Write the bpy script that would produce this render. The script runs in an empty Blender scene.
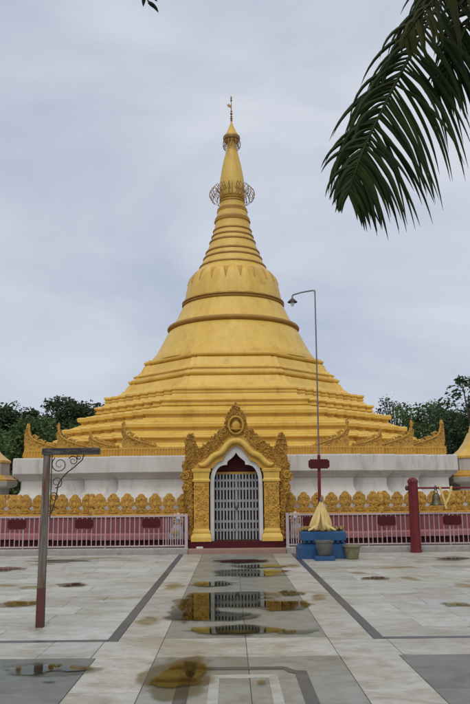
import bpy, math, random
from mathutils import Vector, Matrix, noise
random.seed(7)
PI = math.pi
S = bpy.context.scene
COL = S.collection

# ------------------------------------------------------------------ camera
FPX, CAMX, CAMY, CAMZ = 750.0, -0.15, -30.0, 1.6
YAW, ROLL, PITCH = math.radians(.4), math.radians(.55), math.atan(140 / FPX)
fw = Vector((math.sin(YAW) * math.cos(PITCH), math.cos(YAW) * math.cos(PITCH), math.sin(PITCH)))
rt = Vector((math.cos(YAW), -math.sin(YAW), 0)); up = rt.cross(fw)
rt, up = rt * math.cos(ROLL) - up * math.sin(ROLL), up * math.cos(ROLL) + rt * math.sin(ROLL)
cd = bpy.data.cameras.new('camera'); cam = bpy.data.objects.new('camera', cd); COL.objects.link(cam)
cd.sensor_fit = 'VERTICAL'; cd.sensor_height = 36.0; cd.lens = 36.0 * FPX / 704.0
cd.clip_start = .05; cd.clip_end = 2000
cam.matrix_world = Matrix(((rt.x, up.x, -fw.x, CAMX), (rt.y, up.y, -fw.y, CAMY), (rt.z, up.z, -fw.z, CAMZ), (0, 0, 0, 1)))
S.camera = cam

def in_view(x, y, z=0, m=1.08):
    d = Vector((x - CAMX, y - CAMY, z - CAMZ)); zc = d.dot(fw)
    if zc < .5: return False
    return abs(d.dot(rt) / zc * FPX) < 235 * m + 12 and abs(d.dot(up) / zc * FPX) < 352 * m + 12

# ------------------------------------------------------------------ sky, sun, exposure
SUN_EL, SUN_AZ = math.radians(52), math.radians(188)      # high, behind the camera, veiled by cloud
w = bpy.data.worlds.new('World'); S.world = w; w.use_nodes = True
nt = w.node_tree; N = nt.nodes; L = nt.links; N.clear()
out = N.new('ShaderNodeOutputWorld'); bg = N.new('ShaderNodeBackground'); bg.inputs['Strength'].default_value = .1
sky = N.new('ShaderNodeTexSky'); sky.sky_type = 'NISHITA'; sky.sun_disc = False
sky.sun_elevation = SUN_EL; sky.sun_rotation = SUN_AZ; sky.dust_density = 3.0
tc = N.new('ShaderNodeTexCoord'); mp = N.new('ShaderNodeMapping'); mp.inputs['Scale'].default_value = (1.0, 1.0, 2.6)
mp.inputs['Location'].default_value = (.35, .2, .15)
L.new(tc.outputs['Generated'], mp.inputs['Vector'])
n1 = N.new('ShaderNodeTexNoise'); n1.inputs['Scale'].default_value = 2.3; n1.inputs['Detail'].default_value = 5
n1.inputs['Roughness'].default_value = .52; n1.inputs['Distortion'].default_value = .4
L.new(mp.outputs['Vector'], n1.inputs['Vector'])
cr = N.new('ShaderNodeValToRGB'); L.new(n1.outputs['Fac'], cr.inputs['Fac'])
cr.color_ramp.elements[0].position = .35; cr.color_ramp.elements[0].color = (4.75, 5.35, 6.6, 1)
cr.color_ramp.elements[1].position = .66; cr.color_ramp.elements[1].color = (6.9, 7.25, 8.0, 1)
mx = N.new('ShaderNodeMix'); mx.data_type = 'RGBA'; mx.inputs['Factor'].default_value = .93
L.new(sky.outputs['Color'], mx.inputs['A']); L.new(cr.outputs['Color'], mx.inputs['B'])
L.new(mx.outputs['Result'], bg.inputs['Color']); L.new(bg.outputs['Background'], out.inputs['Surface'])
sd = bpy.data.lights.new('sun', 'SUN'); sd.energy = 1.35; sd.angle = math.radians(45); sd.color = (1, .96, .9)
so = bpy.data.objects.new('sun', sd); COL.objects.link(so)
sdir = Vector((math.sin(SUN_AZ) * math.cos(SUN_EL), math.cos(SUN_AZ) * math.cos(SUN_EL), math.sin(SUN_EL)))
so.rotation_euler = sdir.to_track_quat('Z', 'Y').to_euler(); so.location = sdir * 60
S.view_settings.view_transform = 'Standard'; S.view_settings.look = 'None'
S.view_settings.exposure = 0; S.view_settings.gamma = 1; S.view_settings.use_curve_mapping = False
S.render.engine = 'CYCLES'

# ------------------------------------------------------------------ materials
M = {}
def mat(name, c1, c2=None, rough=.6, metal=0., scale=3., stretch=(1, 1, 1), lo=.35, hi=.7, bump=0., bscale=30.,
        rnd=0., grime=None, gscale=1.2, glo=.5, ghi=.75, spec=.5, bdist=.01, stain=None, sscale=.7, slo=.47, shi=.72, sst=None):
    m = bpy.data.materials.new(name); m.use_nodes = True; M[name] = m
    T = m.node_tree; n = T.nodes; l = T.links; b = n['Principled BSDF']
    b.inputs['Roughness'].default_value = rough; b.inputs['Metallic'].default_value = metal
    b.inputs['Specular IOR Level'].default_value = spec
    c2 = c2 or c1
    tx = n.new('ShaderNodeTexCoord'); ge = n.new('ShaderNodeNewGeometry')
    mpp = n.new('ShaderNodeMapping'); mpp.inputs['Scale'].default_value = stretch
    l.new(ge.outputs['Position'], mpp.inputs['Vector'])
    vec = mpp.outputs['Vector']
    oi = n.new('ShaderNodeObjectInfo')
    if rnd:
        ad = n.new('ShaderNodeVectorMath'); ad.operation = 'MULTIPLY_ADD'
        cm = n.new('ShaderNodeCombineXYZ')
        for k in range(3): l.new(oi.outputs['Random'], cm.inputs[k])
        l.new(cm.outputs[0], ad.inputs[0]); ad.inputs[1].default_value = (37, 53, 11); l.new(vec, ad.inputs[2]); vec = ad.outputs[0]
    ns = n.new('ShaderNodeTexNoise'); ns.inputs['Scale'].default_value = scale; ns.inputs['Detail'].default_value = 6
    ns.inputs['Roughness'].default_value = .6; l.new(vec, ns.inputs['Vector'])
    rp = n.new('ShaderNodeValToRGB'); l.new(ns.outputs['Fac'], rp.inputs['Fac'])
    rp.color_ramp.elements[0].position = lo; rp.color_ramp.elements[0].color = (*c1, 1)
    rp.color_ramp.elements[1].position = hi; rp.color_ramp.elements[1].color = (*c2, 1)
    col = rp.outputs['Color']
    if grime:
        g = n.new('ShaderNodeTexNoise'); g.inputs['Scale'].default_value = gscale; g.inputs['Detail'].default_value = 8
        g.inputs['Roughness'].default_value = .65; g.inputs['Distortion'].default_value = .6; l.new(vec, g.inputs['Vector'])
        mr = n.new('ShaderNodeMapRange'); mr.inputs['From Min'].default_value = glo; mr.inputs['From Max'].default_value = ghi
        l.new(g.outputs['Fac'], mr.inputs['Value'])
        x = n.new('ShaderNodeMix'); x.data_type = 'RGBA'; l.new(mr.outputs['Result'], x.inputs['Factor'])
        l.new(col, x.inputs['A']); x.inputs['B'].default_value = (*grime, 1); col = x.outputs['Result']
    if rnd:
        hv = n.new('ShaderNodeHueSaturation'); mr2 = n.new('ShaderNodeMapRange')
        mr2.inputs['To Min'].default_value = 1 - rnd; mr2.inputs['To Max'].default_value = 1 + rnd
        l.new(oi.outputs['Random'], mr2.inputs['Value']); l.new(mr2.outputs['Result'], hv.inputs['Value'])
        l.new(col, hv.inputs['Color']); col = hv.outputs['Color']
    if stain:
        for sc_, off, st_ in ((sscale, 3.1, sst or (.8, 1.1, 1)), (sscale * 3.1, 9.7, sst or (.8, 1.2, 1))):
            mq = n.new('ShaderNodeMapping'); mq.inputs['Scale'].default_value = st_; mq.inputs['Location'].default_value = (off, off * .7, 0); l.new(ge.outputs['Position'], mq.inputs['Vector'])
            g2 = n.new('ShaderNodeTexNoise'); g2.inputs['Scale'].default_value = sc_; g2.inputs['Detail'].default_value = 9; g2.inputs['Roughness'].default_value = .62; g2.inputs['Distortion'].default_value = .9
            l.new(mq.outputs['Vector'], g2.inputs['Vector'])
            m2 = n.new('ShaderNodeMapRange'); m2.inputs['From Min'].default_value = slo; m2.inputs['From Max'].default_value = shi; l.new(g2.outputs['Fac'], m2.inputs['Value'])
            x2 = n.new('ShaderNodeMix'); x2.data_type = 'RGBA'; x2.blend_type = 'MULTIPLY'; l.new(m2.outputs['Result'], x2.inputs['Factor']); l.new(col, x2.inputs['A']); x2.inputs['B'].default_value = (*stain, 1); col = x2.outputs['Result']
    l.new(col, b.inputs['Base Color'])
    if bump:
        bn = n.new('ShaderNodeTexNoise'); bn.inputs['Scale'].default_value = bscale; bn.inputs['Detail'].default_value = 4
        l.new(ge.outputs['Position'], bn.inputs['Vector'])
        bp = n.new('ShaderNodeBump'); bp.inputs['Strength'].default_value = bump; bp.inputs['Distance'].default_value = bdist
        l.new(bn.outputs['Fac'], bp.inputs['Height']); l.new(bp.outputs['Normal'], b.inputs['Normal'])
        # roughness breakup
        rr = n.new('ShaderNodeMapRange'); rr.inputs['To Min'].default_value = max(.02, rough - .1); rr.inputs['To Max'].default_value = min(1, rough + .12)
        l.new(ns.outputs['Fac'], rr.inputs['Value']); l.new(rr.outputs['Result'], b.inputs['Roughness'])
    return m

mat('gold', (.66, .422, .080), (.74, .498, .114), stain=(.87, .80, .65), sscale=1.1, slo=.50, shi=.80, sst=(1.5, 1.5, .14), rough=.42, metal=0., spec=.35, scale=1.6, stretch=(1, 1, .45), bump=.22, bscale=9, bdist=.015,
    grime=(.40, .225, .05), gscale=2.2, glo=.55, ghi=.86)
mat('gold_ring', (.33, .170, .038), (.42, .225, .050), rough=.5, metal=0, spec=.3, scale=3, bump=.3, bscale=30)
mat('gold_deep', (.52, .275, .042), (.61, .345, .058), rough=.45, metal=0, spec=.35, scale=5, bump=.5, bscale=45, bdist=.012,
    grime=(.24, .115, .03), gscale=5, glo=.52, ghi=.80)
mat('gold_carved', rnd=.08, c1=(.52, .275, .042), c2=(.61, .345, .058), rough=.45, metal=0, spec=.35, scale=12, bump=.9, bscale=38, bdist=.03,
    grime=(.20, .09, .022), gscale=14, glo=.48, ghi=.72)
mat('whitewash', (.54, .51, .46), (.63, .60, .55), rough=.8, scale=1.4, stretch=(1.5, 1.5, .35), bump=.2, bscale=20,
    grime=(.30, .275, .235), gscale=2.6, glo=.52, ghi=.82)
mat('white_paint', (.56, .55, .53), (.64, .63, .61), rough=.6, scale=5, bump=.15, grime=(.42, .38, .33), gscale=3, glo=.55, ghi=.85)
mat('maroon', (.062, .008, .010), (.088, .012, .014), rough=.6, spec=.18, scale=4, bump=.2, grime=(.05, .015, .013), gscale=3, glo=.55, ghi=.8)
mat('wall_red', (.205, .055, .059), (.265, .078, .081), rough=.75, scale=2, stretch=(1, 1, .5), bump=.2, grime=(.16, .06, .06), gscale=2, glo=.5, ghi=.8)
mat('ledge_pink', (.36, .125, .125), (.44, .17, .165), rough=.75, scale=3, bump=.2, grime=(.30, .15, .14), gscale=3)
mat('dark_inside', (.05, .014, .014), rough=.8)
mat('rail_paint', (.40, .325, .335), (.48, .395, .40), rough=.5, scale=8, bump=.1, grime=(.38, .24, .20), gscale=9, glo=.60, ghi=.8)
mat('gate_paint', (.28, .28, .285), (.36, .36, .36), rough=.45, scale=8, bump=.1, grime=(.35, .30, .27), gscale=8, glo=.6, ghi=.8)
mat('concrete', (.30, .28, .25), (.40, .375, .34), rough=.85, scale=3, bump=.4, bscale=40, grime=(.16, .15, .13), gscale=3, glo=.52, ghi=.75)
mat('terracotta', (.28, .165, .125), (.35, .215, .17), rough=.75, scale=4, bump=.3, grime=(.24, .15, .12), gscale=4)
MARB = dict(rough=.40, scale=9, stretch=(1, 1.3, 1), lo=.30, hi=.70, bump=.10, bscale=25, bdist=.004, rnd=.15, gscale=3.6, spec=.4)
mat('marble', (.415, .418, .365), (.53, .532, .475), stain=(.70, .655, .53), grime=(.30, .265, .19), glo=.55, ghi=.84, **MARB)
MARB2 = dict(MARB); MARB2.update(gscale=4.5)
mat('marble_veined', (.385, .37, .315), (.495, .478, .418), stain=(.68, .61, .48), grime=(.25, .19, .12), glo=.52, ghi=.82, **MARB2)
mat('kota', stain=(.78, .75, .65), c1=(.222, .232, .203), c2=(.288, .298, .262), rough=.32, scale=7, lo=.3, hi=.7, bump=.08, bscale=20, bdist=.004, rnd=.12,
    grime=(.155, .152, .122), gscale=3.2, glo=.48, ghi=.76)
mat('kota_dark', stain=(.72, .70, .62), c1=(.145, .150, .128), c2=(.20, .203, .175), rough=.46, scale=7, bump=.08, bscale=20, bdist=.004, rnd=.10, grime=(.08, .085, .08), gscale=1.5)
mat('granite', (.046, .050, .050), (.078, .084, .082), rough=.35, scale=14, bump=.05, rnd=.2, grime=(.14, .13, .11), gscale=3, glo=.56, ghi=.8)
mat('mortar', (.085, .08, .068), (.14, .13, .11), rough=.9, scale=5, bump=.3)
mat('soil', (.07, .08, .035), (.13, .12, .07), rough=.95, scale=.6, bump=.5, bscale=8)
mat('bronze', (.10, .085, .055), (.17, .14, .08), rough=.45, metal=.7, scale=9, bump=.2)
mat('iron', (.055, .042, .036), (.10, .07, .055), rough=.7, metal=.3, scale=20, bump=.4, bscale=60)
mat('steel', (.13, .13, .135), (.22, .22, .22), rough=.5, metal=.5, scale=8, grime=(.20, .14, .11), gscale=6)
mat('hti_metal', (.24, .14, .05), (.36, .22, .075), rough=.45, metal=.5, scale=9)
mat('old_wood', (.13, .115, .095), (.24, .22, .19), rough=.85, scale=7, stretch=(3, 3, .35), bump=.6, bscale=35, grime=(.13, .055, .03), gscale=3.5, glo=.46, ghi=.62)
mat('old_beam', (.035, .032, .028), (.16, .15, .135), rough=.85, scale=9, stretch=(.6, 2, 2), lo=.42, hi=.72, bump=.6, bscale=35)
mat('old_red', (.085, .024, .020), (.13, .040, .03), rough=.7, scale=8, bump=.4, grime=(.05, .03, .025), gscale=6, glo=.5, ghi=.7)
mat('post_red', (.125, .014, .017), (.165, .021, .023), rough=.5, spec=.28, scale=5, bump=.2, grime=(.11, .03, .028), gscale=5, glo=.55, ghi=.8)
mat('blue_paint', (.010, .060, .155), (.018, .085, .21), rough=.42, scale=5, bump=.15, grime=(.02, .05, .10), gscale=5, glo=.5, ghi=.75)
mat('cloth_yellow', (.62, .45, .16), (.70, .54, .24), rough=.85, scale=9, bump=.3, bscale=50)
mat('garland', (.22, .15, .05), (.38, .26, .08), rough=.9, scale=22, bump=.9, bscale=60, bdist=.03)
mat('pot_grey', (.085, .080, .07), (.16, .15, .13), rough=.7, scale=8, bump=.3)
mat('pot_green', (.16, .155, .075), (.26, .235, .12), rough=.7, scale=7, bump=.4, grime=(.09, .085, .05), gscale=6)
mat('dark_soil', (.02, .017, .012), rough=.95)
mat('statue_grey', (.42, .44, .48), (.55, .56, .58), rough=.6, scale=6, bump=.2, grime=(.42, .28, .08), gscale=7, glo=.52, ghi=.62)
mat('lamp_white', (.75, .74, .70), rough=.4)
mat('ribbon', (.60, .47, .16), rough=.8)
mat('bark', (.06, .045, .03), (.12, .09, .065), rough=.9, scale=6, bump=.6, bscale=12)
mat('palm_bark', (.14, .12, .10), (.22, .20, .165), rough=.9, scale=4, stretch=(1, 1, 5), bump=.7, bscale=18)
mat('rachis', (.018, .022, .007), (.035, .038, .012), rough=.6, spec=.1)
def leafmat(name, c1, c2, sc=.8, tr=.25):
    m = mat(name, c1, c2, rough=.5, scale=sc, rnd=.18, spec=.3)
    T = m.node_tree; b = T.nodes['Principled BSDF']; o = T.nodes['Material Output']
    t = T.nodes.new('ShaderNodeBsdfTranslucent'); x = T.nodes.new('ShaderNodeMixShader'); x.inputs[0].default_value = tr
    src = b.inputs['Base Color'].links[0].from_socket
    T.links.new(src, t.inputs['Color']); T.links.new(b.outputs[0], x.inputs[1]); T.links.new(t.outputs[0], x.inputs[2])
    T.links.new(x.outputs[0], o.inputs['Surface'])
leafmat('leaf_dark', (.036, .062, .026), (.068, .102, .040))
leafmat('leaf_mid', (.066, .112, .034), (.115, .172, .054))
leafmat('leaf_thin', (.040, .055, .026), (.07, .085, .04))
leafmat('palm_leaf', (.014, .023, .005), (.030, .042, .009), sc=1.5, tr=.16)
M['palm_leaf'].node_tree.nodes['Principled BSDF'].inputs['Specular IOR Level'].default_value = .12
leafmat('palm_yellow', (.024, .030, .006), (.055, .054, .012), sc=1.5, tr=.2)
M['palm_yellow'].node_tree.nodes['Principled BSDF'].inputs['Specular IOR Level'].default_value = .12
# shallow rain water: clear film, mirror by Fresnel
m = bpy.data.materials.new('rain_water'); m.use_nodes = True; M['rain_water'] = m
T = m.node_tree; T.nodes.clear()
o_ = T.nodes.new('ShaderNodeOutputMaterial'); fr = T.nodes.new('ShaderNodeFresnel'); fr.inputs[0].default_value = 1.26
tr = T.nodes.new('ShaderNodeBsdfTransparent'); tr.inputs[0].default_value = (.56, .56, .47, 1)
gl = T.nodes.new('ShaderNodeBsdfGlossy'); gl.inputs['Roughness'].default_value = .012; gl.inputs['Color'].default_value = (.80, .84, .78, 1)
xx = T.nodes.new('ShaderNodeMixShader')
nz = T.nodes.new('ShaderNodeTexNoise'); nz.inputs['Scale'].default_value = 6
bp = T.nodes.new('ShaderNodeBump'); bp.inputs['Strength'].default_value = .04; bp.inputs['Distance'].default_value = .004
gg = T.nodes.new('ShaderNodeNewGeometry'); T.links.new(gg.outputs['Position'], nz.inputs['Vector'])
T.links.new(nz.outputs['Fac'], bp.inputs['Height']); T.links.new(bp.outputs['Normal'], gl.inputs['Normal'])
T.links.new(fr.outputs[0], xx.inputs[0]); T.links.new(tr.outputs[0], xx.inputs[1]); T.links.new(gl.outputs[0], xx.inputs[2])
def depth_fade(T, sh, o_, full, gl=None):      # water film thins out to nothing at the rim
    at = T.nodes.new('ShaderNodeAttribute'); at.attribute_name = 'depth'
    mr = T.nodes.new('ShaderNodeMapRange'); mr.interpolation_type = 'SMOOTHSTEP'; mr.inputs['From Max'].default_value = full; T.links.new(at.outputs['Fac'], mr.inputs['Value'])
    cl_ = T.nodes.new('ShaderNodeBsdfTransparent'); mx_ = T.nodes.new('ShaderNodeMixShader')
    T.links.new(mr.outputs['Result'], mx_.inputs[0]); T.links.new(cl_.outputs[0], mx_.inputs[1]); T.links.new(sh.outputs[0], mx_.inputs[2]); T.links.new(mx_.outputs[0], o_.inputs['Surface'])
    if gl:
        r_ = T.nodes.new('ShaderNodeMapRange'); r_.inputs['From Max'].default_value = full * 2; r_.inputs['To Min'].default_value = .10; r_.inputs['To Max'].default_value = .015
        T.links.new(at.outputs['Fac'], r_.inputs['Value']); T.links.new(r_.outputs['Result'], gl.inputs['Roughness'])
depth_fade(T, xx, o_, .36, gl)

m = bpy.data.materials.new('damp_film'); m.use_nodes = True; M['damp_film'] = m
T = m.node_tree; T.nodes.clear()
o_ = T.nodes.new('ShaderNodeOutputMaterial'); fr = T.nodes.new('ShaderNodeFresnel'); fr.inputs[0].default_value = 1.22
tr = T.nodes.new('ShaderNodeBsdfTransparent'); tr.inputs[0].default_value = (.70, .675, .58, 1)
gl = T.nodes.new('ShaderNodeBsdfGlossy'); gl.inputs['Roughness'].default_value = .22; xx = T.nodes.new('ShaderNodeMixShader')
T.links.new(fr.outputs[0], xx.inputs[0]); T.links.new(tr.outputs[0], xx.inputs[1]); T.links.new(gl.outputs[0], xx.inputs[2])
depth_fade(T, xx, o_, .55)
m = bpy.data.materials.new('drying_stain'); m.use_nodes = True; M['drying_stain'] = m
T = m.node_tree; T.nodes.clear(); o_ = T.nodes.new('ShaderNodeOutputMaterial'); tr = T.nodes.new('ShaderNodeBsdfTransparent'); tr.inputs[0].default_value = (.80, .735, .61, 1)
depth_fade(T, tr, o_, .9)

# ------------------------------------------------------------------ mesh helpers
class MB:
    def __init__(s): s.v = []; s.f = []
    def add(s, vs, fs):
        k = len(s.v); s.v += [tuple(v) for v in vs]; s.f += [tuple(i + k for i in f) for f in fs]; return s
    def box(s, x0, x1, y0, y1, z0, z1):
        return s.add([(x0, y0, z0), (x1, y0, z0), (x1, y1, z0), (x0, y1, z0), (x0, y0, z1), (x1, y0, z1), (x1, y1, z1), (x0, y1, z1)],
                     [(0, 3, 2, 1), (4, 5, 6, 7), (0, 1, 5, 4), (1, 2, 6, 5), (2, 3, 7, 6), (3, 0, 4, 7)])
    def cbox(s, x0, x1, y0, y1, z0, z1, c=.01):   # box with bevelled vertical and top edges
        r = lambda o: [(x0 + c + o, y0 + o), (x1 - c - o, y0 + o), (x1 - o, y0 + c + o), (x1 - o, y1 - c - o), (x1 - c - o, y1 - o), (x0 + c + o, y1 - o), (x0 + o, y1 - c - o), (x0 + o, y0 + c + o)]
        return s.loft([(z0, r(0)), (z1 - c, r(0)), (z1, r(c))])
    def loft(s, secs, cap0=True, cap1=True):       # secs: [(z, [(x,y)...])]
        k = len(s.v); n = len(secs[0][1])
        for z, ring in secs: s.v += [(x, y, z) for x, y in ring]
        for i in range(len(secs) - 1):
            for j in range(n):
                a = k + i * n + j; b = k + i * n + (j + 1) % n
                s.f.append((a, b, b + n, a + n))
        if cap0: s.f.append(tuple(k + j for j in reversed(range(n))))
        if cap1: s.f.append(tuple(k + (len(secs) - 1) * n + j for j in range(n)))
        return s
    def lathe(s, prof, n=48, cx=0, cy=0):          # prof: [(r,z)] from the bottom up
        return s.loft([(z, [(cx + max(r, .0005) * math.cos(2 * PI * j / n), cy + max(r, .0005) * math.sin(2 * PI * j / n)) for j in range(n)]) for r, z in prof])
    def plate(s, pts, y0, y1):                     # outline in x,z; extruded along y (front = y0)
        n = len(pts); A = sum(pts[i][0] * pts[(i + 1) % n][1] - pts[(i + 1) % n][0] * pts[i][1] for i in range(n))
        if A < 0: pts = pts[::-1]
        vs = [(x, y0, z) for x, z in pts] + [(x, y1, z) for x, z in pts]
        fs = [tuple(range(n)), tuple(range(2 * n - 1, n - 1, -1))]
        fs += [(i, i + n, (i + 1) % n + n, (i + 1) % n) for i in range(n)]
        return s.add(vs, fs)
    def tube(s, pts, r, n=6, sq=1.0):
        pts = [Vector(p) for p in pts]; k = len(s.v); m = len(pts)
        rr = r if isinstance(r, (list, tuple)) else [r] * m
        prev = None
        for i, p in enumerate(pts):
            t = (pts[min(i + 1, m - 1)] - pts[max(i - 1, 0)]).normalized()
            if prev is None:
                ref = Vector((0, 0, 1)) if abs(t.z) < .9 else Vector((0, 1, 0)); a = t.cross(ref).normalized()
            else: a = (prev - t * prev.dot(t)).normalized()
            prev = a; b = t.cross(a)
            for j in range(n):
                q = 2 * PI * (j + .5) / n
                s.v.append(tuple(p + a * math.cos(q) * rr[i] + b * math.sin(q) * rr[i] * sq))
        for i in range(m - 1):
            for j in range(n):
                x = k + i * n + j; y = k + i * n + (j + 1) % n; s.f.append((x, y, y + n, x + n))
        s.f.append(tuple(k + j for j in reversed(range(n)))); s.f.append(tuple(k + (m - 1) * n + j for j in range(n)))
        return s
    def blob(s, c, r, n=8, m=5):                   # squashed sphere
        k = len(s.v); cx, cy, cz = c; rx, ry, rz = r if isinstance(r, tuple) else (r, r, r)
        for i in range(1, m):
            for j in range(n):
                t = PI * i / m; q = 2 * PI * j / n
                s.v.append((cx + rx * math.sin(t) * math.cos(q), cy + ry * math.sin(t) * math.sin(q), cz + rz * math.cos(t)))
        a = len(s.v); s.v += [(cx, cy, cz + rz), (cx, cy, cz - rz)]
        for i in range(m - 2):
            for j in range(n):
                x = k + i * n + j; y = k + i * n + (j + 1) % n; s.f.append((x, x + n, y + n, y))
        for j in range(n):
            s.f.append((a, k + j, k + (j + 1) % n)); e = k + (m - 2) * n; s.f.append((a + 1, e + (j + 1) % n, e + j))
        return s
    def mesh(s, name, mt, smooth=None):
        me = bpy.data.meshes.new(name); me.from_pydata(s.v, [], s.f); me.update()
        me.materials.append(M[mt])
        if smooth:
            for p in me.polygons: p.use_smooth = True
            me.set_sharp_from_angle(angle=math.radians(smooth))
        return me
    def build(s, name, mt, parent=None, smooth=None, kind=None, loc=None):
        return link(name, s.mesh(name, mt, smooth), parent, kind, loc)

def link(name, me, parent=None, kind=None, loc=None, rot=None, scale=None):
    o = bpy.data.objects.new(name, me); COL.objects.link(o)
    if parent is not None: o.parent = parent
    if kind: o['kind'] = kind
    if loc is not None: o.location = loc
    if rot is not None: o.rotation_euler = rot
    if scale is not None: o.scale = scale
    return o
def tag(o, label, cat, group=None):
    o['label'] = label; o['category'] = cat
    if group: o['group'] = group
    return o
def thing(name, label, cat, loc=(0, 0, 0), group=None):
    return tag(link(name, None, None, None, loc), label, cat, group)

def inside(p, poly):
    x, y = p; c = False; n = len(poly)
    for i in range(n):
        x0, y0 = poly[i]; x1, y1 = poly[i - 1]
        if (y0 > y) != (y1 > y) and x < (x1 - x0) * (y - y0) / (y1 - y0) + x0: c = not c
    return c
def spiral(mb, x, y, z, r, tube, turns=1.4, a0=0, sgn=1, n=14):
    mb.tube([(x + sgn * r * (1 - .78 * i / n) * math.cos(a0 + 2 * PI * turns * i / n), y, z + r * (1 - .78 * i / n) * math.sin(a0 + 2 * PI * turns * i / n)) for i in range(n + 1)],
            [tube * (1 - .5 * i / n) for i in range(n + 1)], 5)
def carve(mb, poly, y, n, smin, smax, rng, depth=.03):
    xs = [p[0] for p in poly]; zs = [p[1] for p in poly]; placed = []
    tries = 0
    while len(placed) < n and tries < n * 60:
        tries += 1
        x = rng.uniform(min(xs), max(xs)); z = rng.uniform(min(zs), max(zs)); s = rng.uniform(smin, smax)
        if not inside((x, z), poly): continue
        if any((x - a) ** 2 + (z - b) ** 2 < (.62 * (s + c)) ** 2 for a, b, c in placed): continue
        placed.append((x, z, s)); k = rng.random(); a = rng.uniform(0, 2 * PI)
        if k < .45: spiral(mb, x, y - .008, z, s, s * .30, 1.25, a, rng.choice((-1, 1)), 10)
        elif k < .85:                                # leaf: raised ridge
            dx, dz = math.cos(a), math.sin(a); l_, w_ = s * 1.25, s * .55
            mb.add([(x - dx * l_, y + .01, z - dz * l_), (x - dz * w_, y + .01, z + dx * w_), (x + dx * l_, y + .01, z + dz * l_), (x + dz * w_, y + .01, z - dx * w_), (x, y - depth, z)],
                   [(0, 1, 4), (1, 2, 4), (2, 3, 4), (3, 0, 4)])
        else: mb.blob((x, y, z), (s * .7, depth, s * .7), 7, 4)

# ------------------------------------------------------------------ ground and pavement
gnd = MB().add([(-700, -300, -.09), (700, -300, -.09), (700, 900, -.09), (-700, 900, -.09)], [(0, 1, 2, 3)]).build('ground', 'soil', kind='structure')
pav = MB().box(-13, 13, -34, -9.2, -.085, -.007).build('pavement', 'mortar', kind='structure')
MB().box(-15, 15, -9.2, 14, -.085, .05).build('courtyard_floor', 'concrete', kind='structure')

slab_mesh = {}
for k in ('marble', 'marble_veined', 'kota', 'kota_dark', 'granite'):
    slab_mesh[k] = MB().loft([(-1, [(-.5, -.5), (.5, -.5), (.5, .5), (-.5, .5)]), (-.08, [(-.5, -.5), (.5, -.5), (.5, .5), (-.5, .5)]), (0, [(-.497, -.497), (.497, -.497), (.497, .497), (-.497, .497)])], cap0=False).mesh(k + '_slab', k)
rest = {k: MB() for k in slab_mesh}
NSLAB = 0
def slab(x0, x1, y0, y1, k, dz=0):
    global NSLAB
    g = .0035; cx, cy = (x0 + x1) / 2, (y0 + y1) / 2; sx, sy = x1 - x0 - 2 * g, y1 - y0 - 2 * g
    z = dz + random.uniform(-.0007, .0007)
    vis = any(in_view(a, b) for a in (x0, cx, x1) for b in (y0, cy, y1))
    nm = {'marble': 'marble_slab', 'marble_veined': 'veined_marble_slab', 'kota': 'grey_slab', 'kota_dark': 'dark_grey_slab', 'granite': 'border_slab'}[k]
    if vis:
        NSLAB += 1
        link(nm, slab_mesh[k], pav, None, (cx, cy, z), (random.uniform(-.0006, .0006), random.uniform(-.0006, .0006), 0), (sx, sy, .03))
    else: rest[k].box(cx - sx / 2, cx + sx / 2, cy - sy / 2, cy + sy / 2, z - .03, z)
def field(x0, x1, y0, y1, lx, ly, k, bond=.5, alt=None, jit=0):
    ny = max(1, round((y1 - y0) / ly)); dy = (y1 - y0) / ny
    for j in range(ny):
        x = x0; first = True
        while x < x1 - .01:
            wd = lx * (1 + random.uniform(-jit, jit))
            if first and j % 2 and bond: wd *= bond
            first = False
            e = min(x + wd, x1)
            if x1 - e < .25 * lx: e = x1
            kk = alt if alt and random.random() < .22 else k
            slab(x, e, y0 + j * dy, y0 + (j + 1) * dy, kk); x = e
YF, YC = -9.62, -21.2          # front edge under the kerb, cross border
field(-.91, .91, -20.9, YF, .91, 1.13, 'kota', 0)
for s in (-1, 1):
    a, b = sorted((s * .91, s * 1.41)); field(a, b, YC, YF, .48, 1.16, 'marble_veined', 0)
    a, b = sorted((s * 1.41, s * 1.53)); field(a, b, YC - .13, YF, .12, 1.2, 'granite', 0)
    a, b = sorted((s * 1.53, s * 12.9)); field(a, b, YC, YF, 1.25, .61, 'marble', .5, 'marble_veined', .12)
    a, b = sorted((s * 1.53, s * 12.9)); field(a, b, YC - .13, YC, 1.2, .13, 'granite', 0)
    a, b = sorted((s * 1.55, s * 12.9)); field(a, b, -22.15, YC - .13, 1.2, .8, 'marble', 0, 'marble_veined')
    a, b = sorted((s * .91, s * 1.55)); field(a, b, -22.15, YC - .13, .64, .8, 'marble_veined', 0)
    a, b = sorted((s * .91, s * 1.50)); field(a, b, -33.9, -22.15, .59, 1.3, 'marble_veined', 0)
    a, b = sorted((s * 1.50, s * 12.9)); field(a, b, -33.9, -22.15, 1.3, 1.3, 'kota_dark', 0)
    a, b = sorted((s * .91, s * 1.41)); field(a, b, YC - .13, YC, .48, .13, 'marble_veined', 0)
field(-.91, .91, -21.2, -20.9, .91, .3, 'kota', 0)
field(-.91, .91, -22.15, -21.2, .91, .95, 'marble_veined', 0)
field(-.91, .91, -33.9, -22.15, .91, 1.05, 'kota', 0)
for k, mb in rest.items():
    if mb.v: mb.build({'marble': 'marble_paving', 'marble_veined': 'veined_marble_paving', 'kota': 'grey_paving', 'kota_dark': 'dark_grey_paving', 'granite': 'border_paving'}[k], k, pav, kind='stuff')
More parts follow.
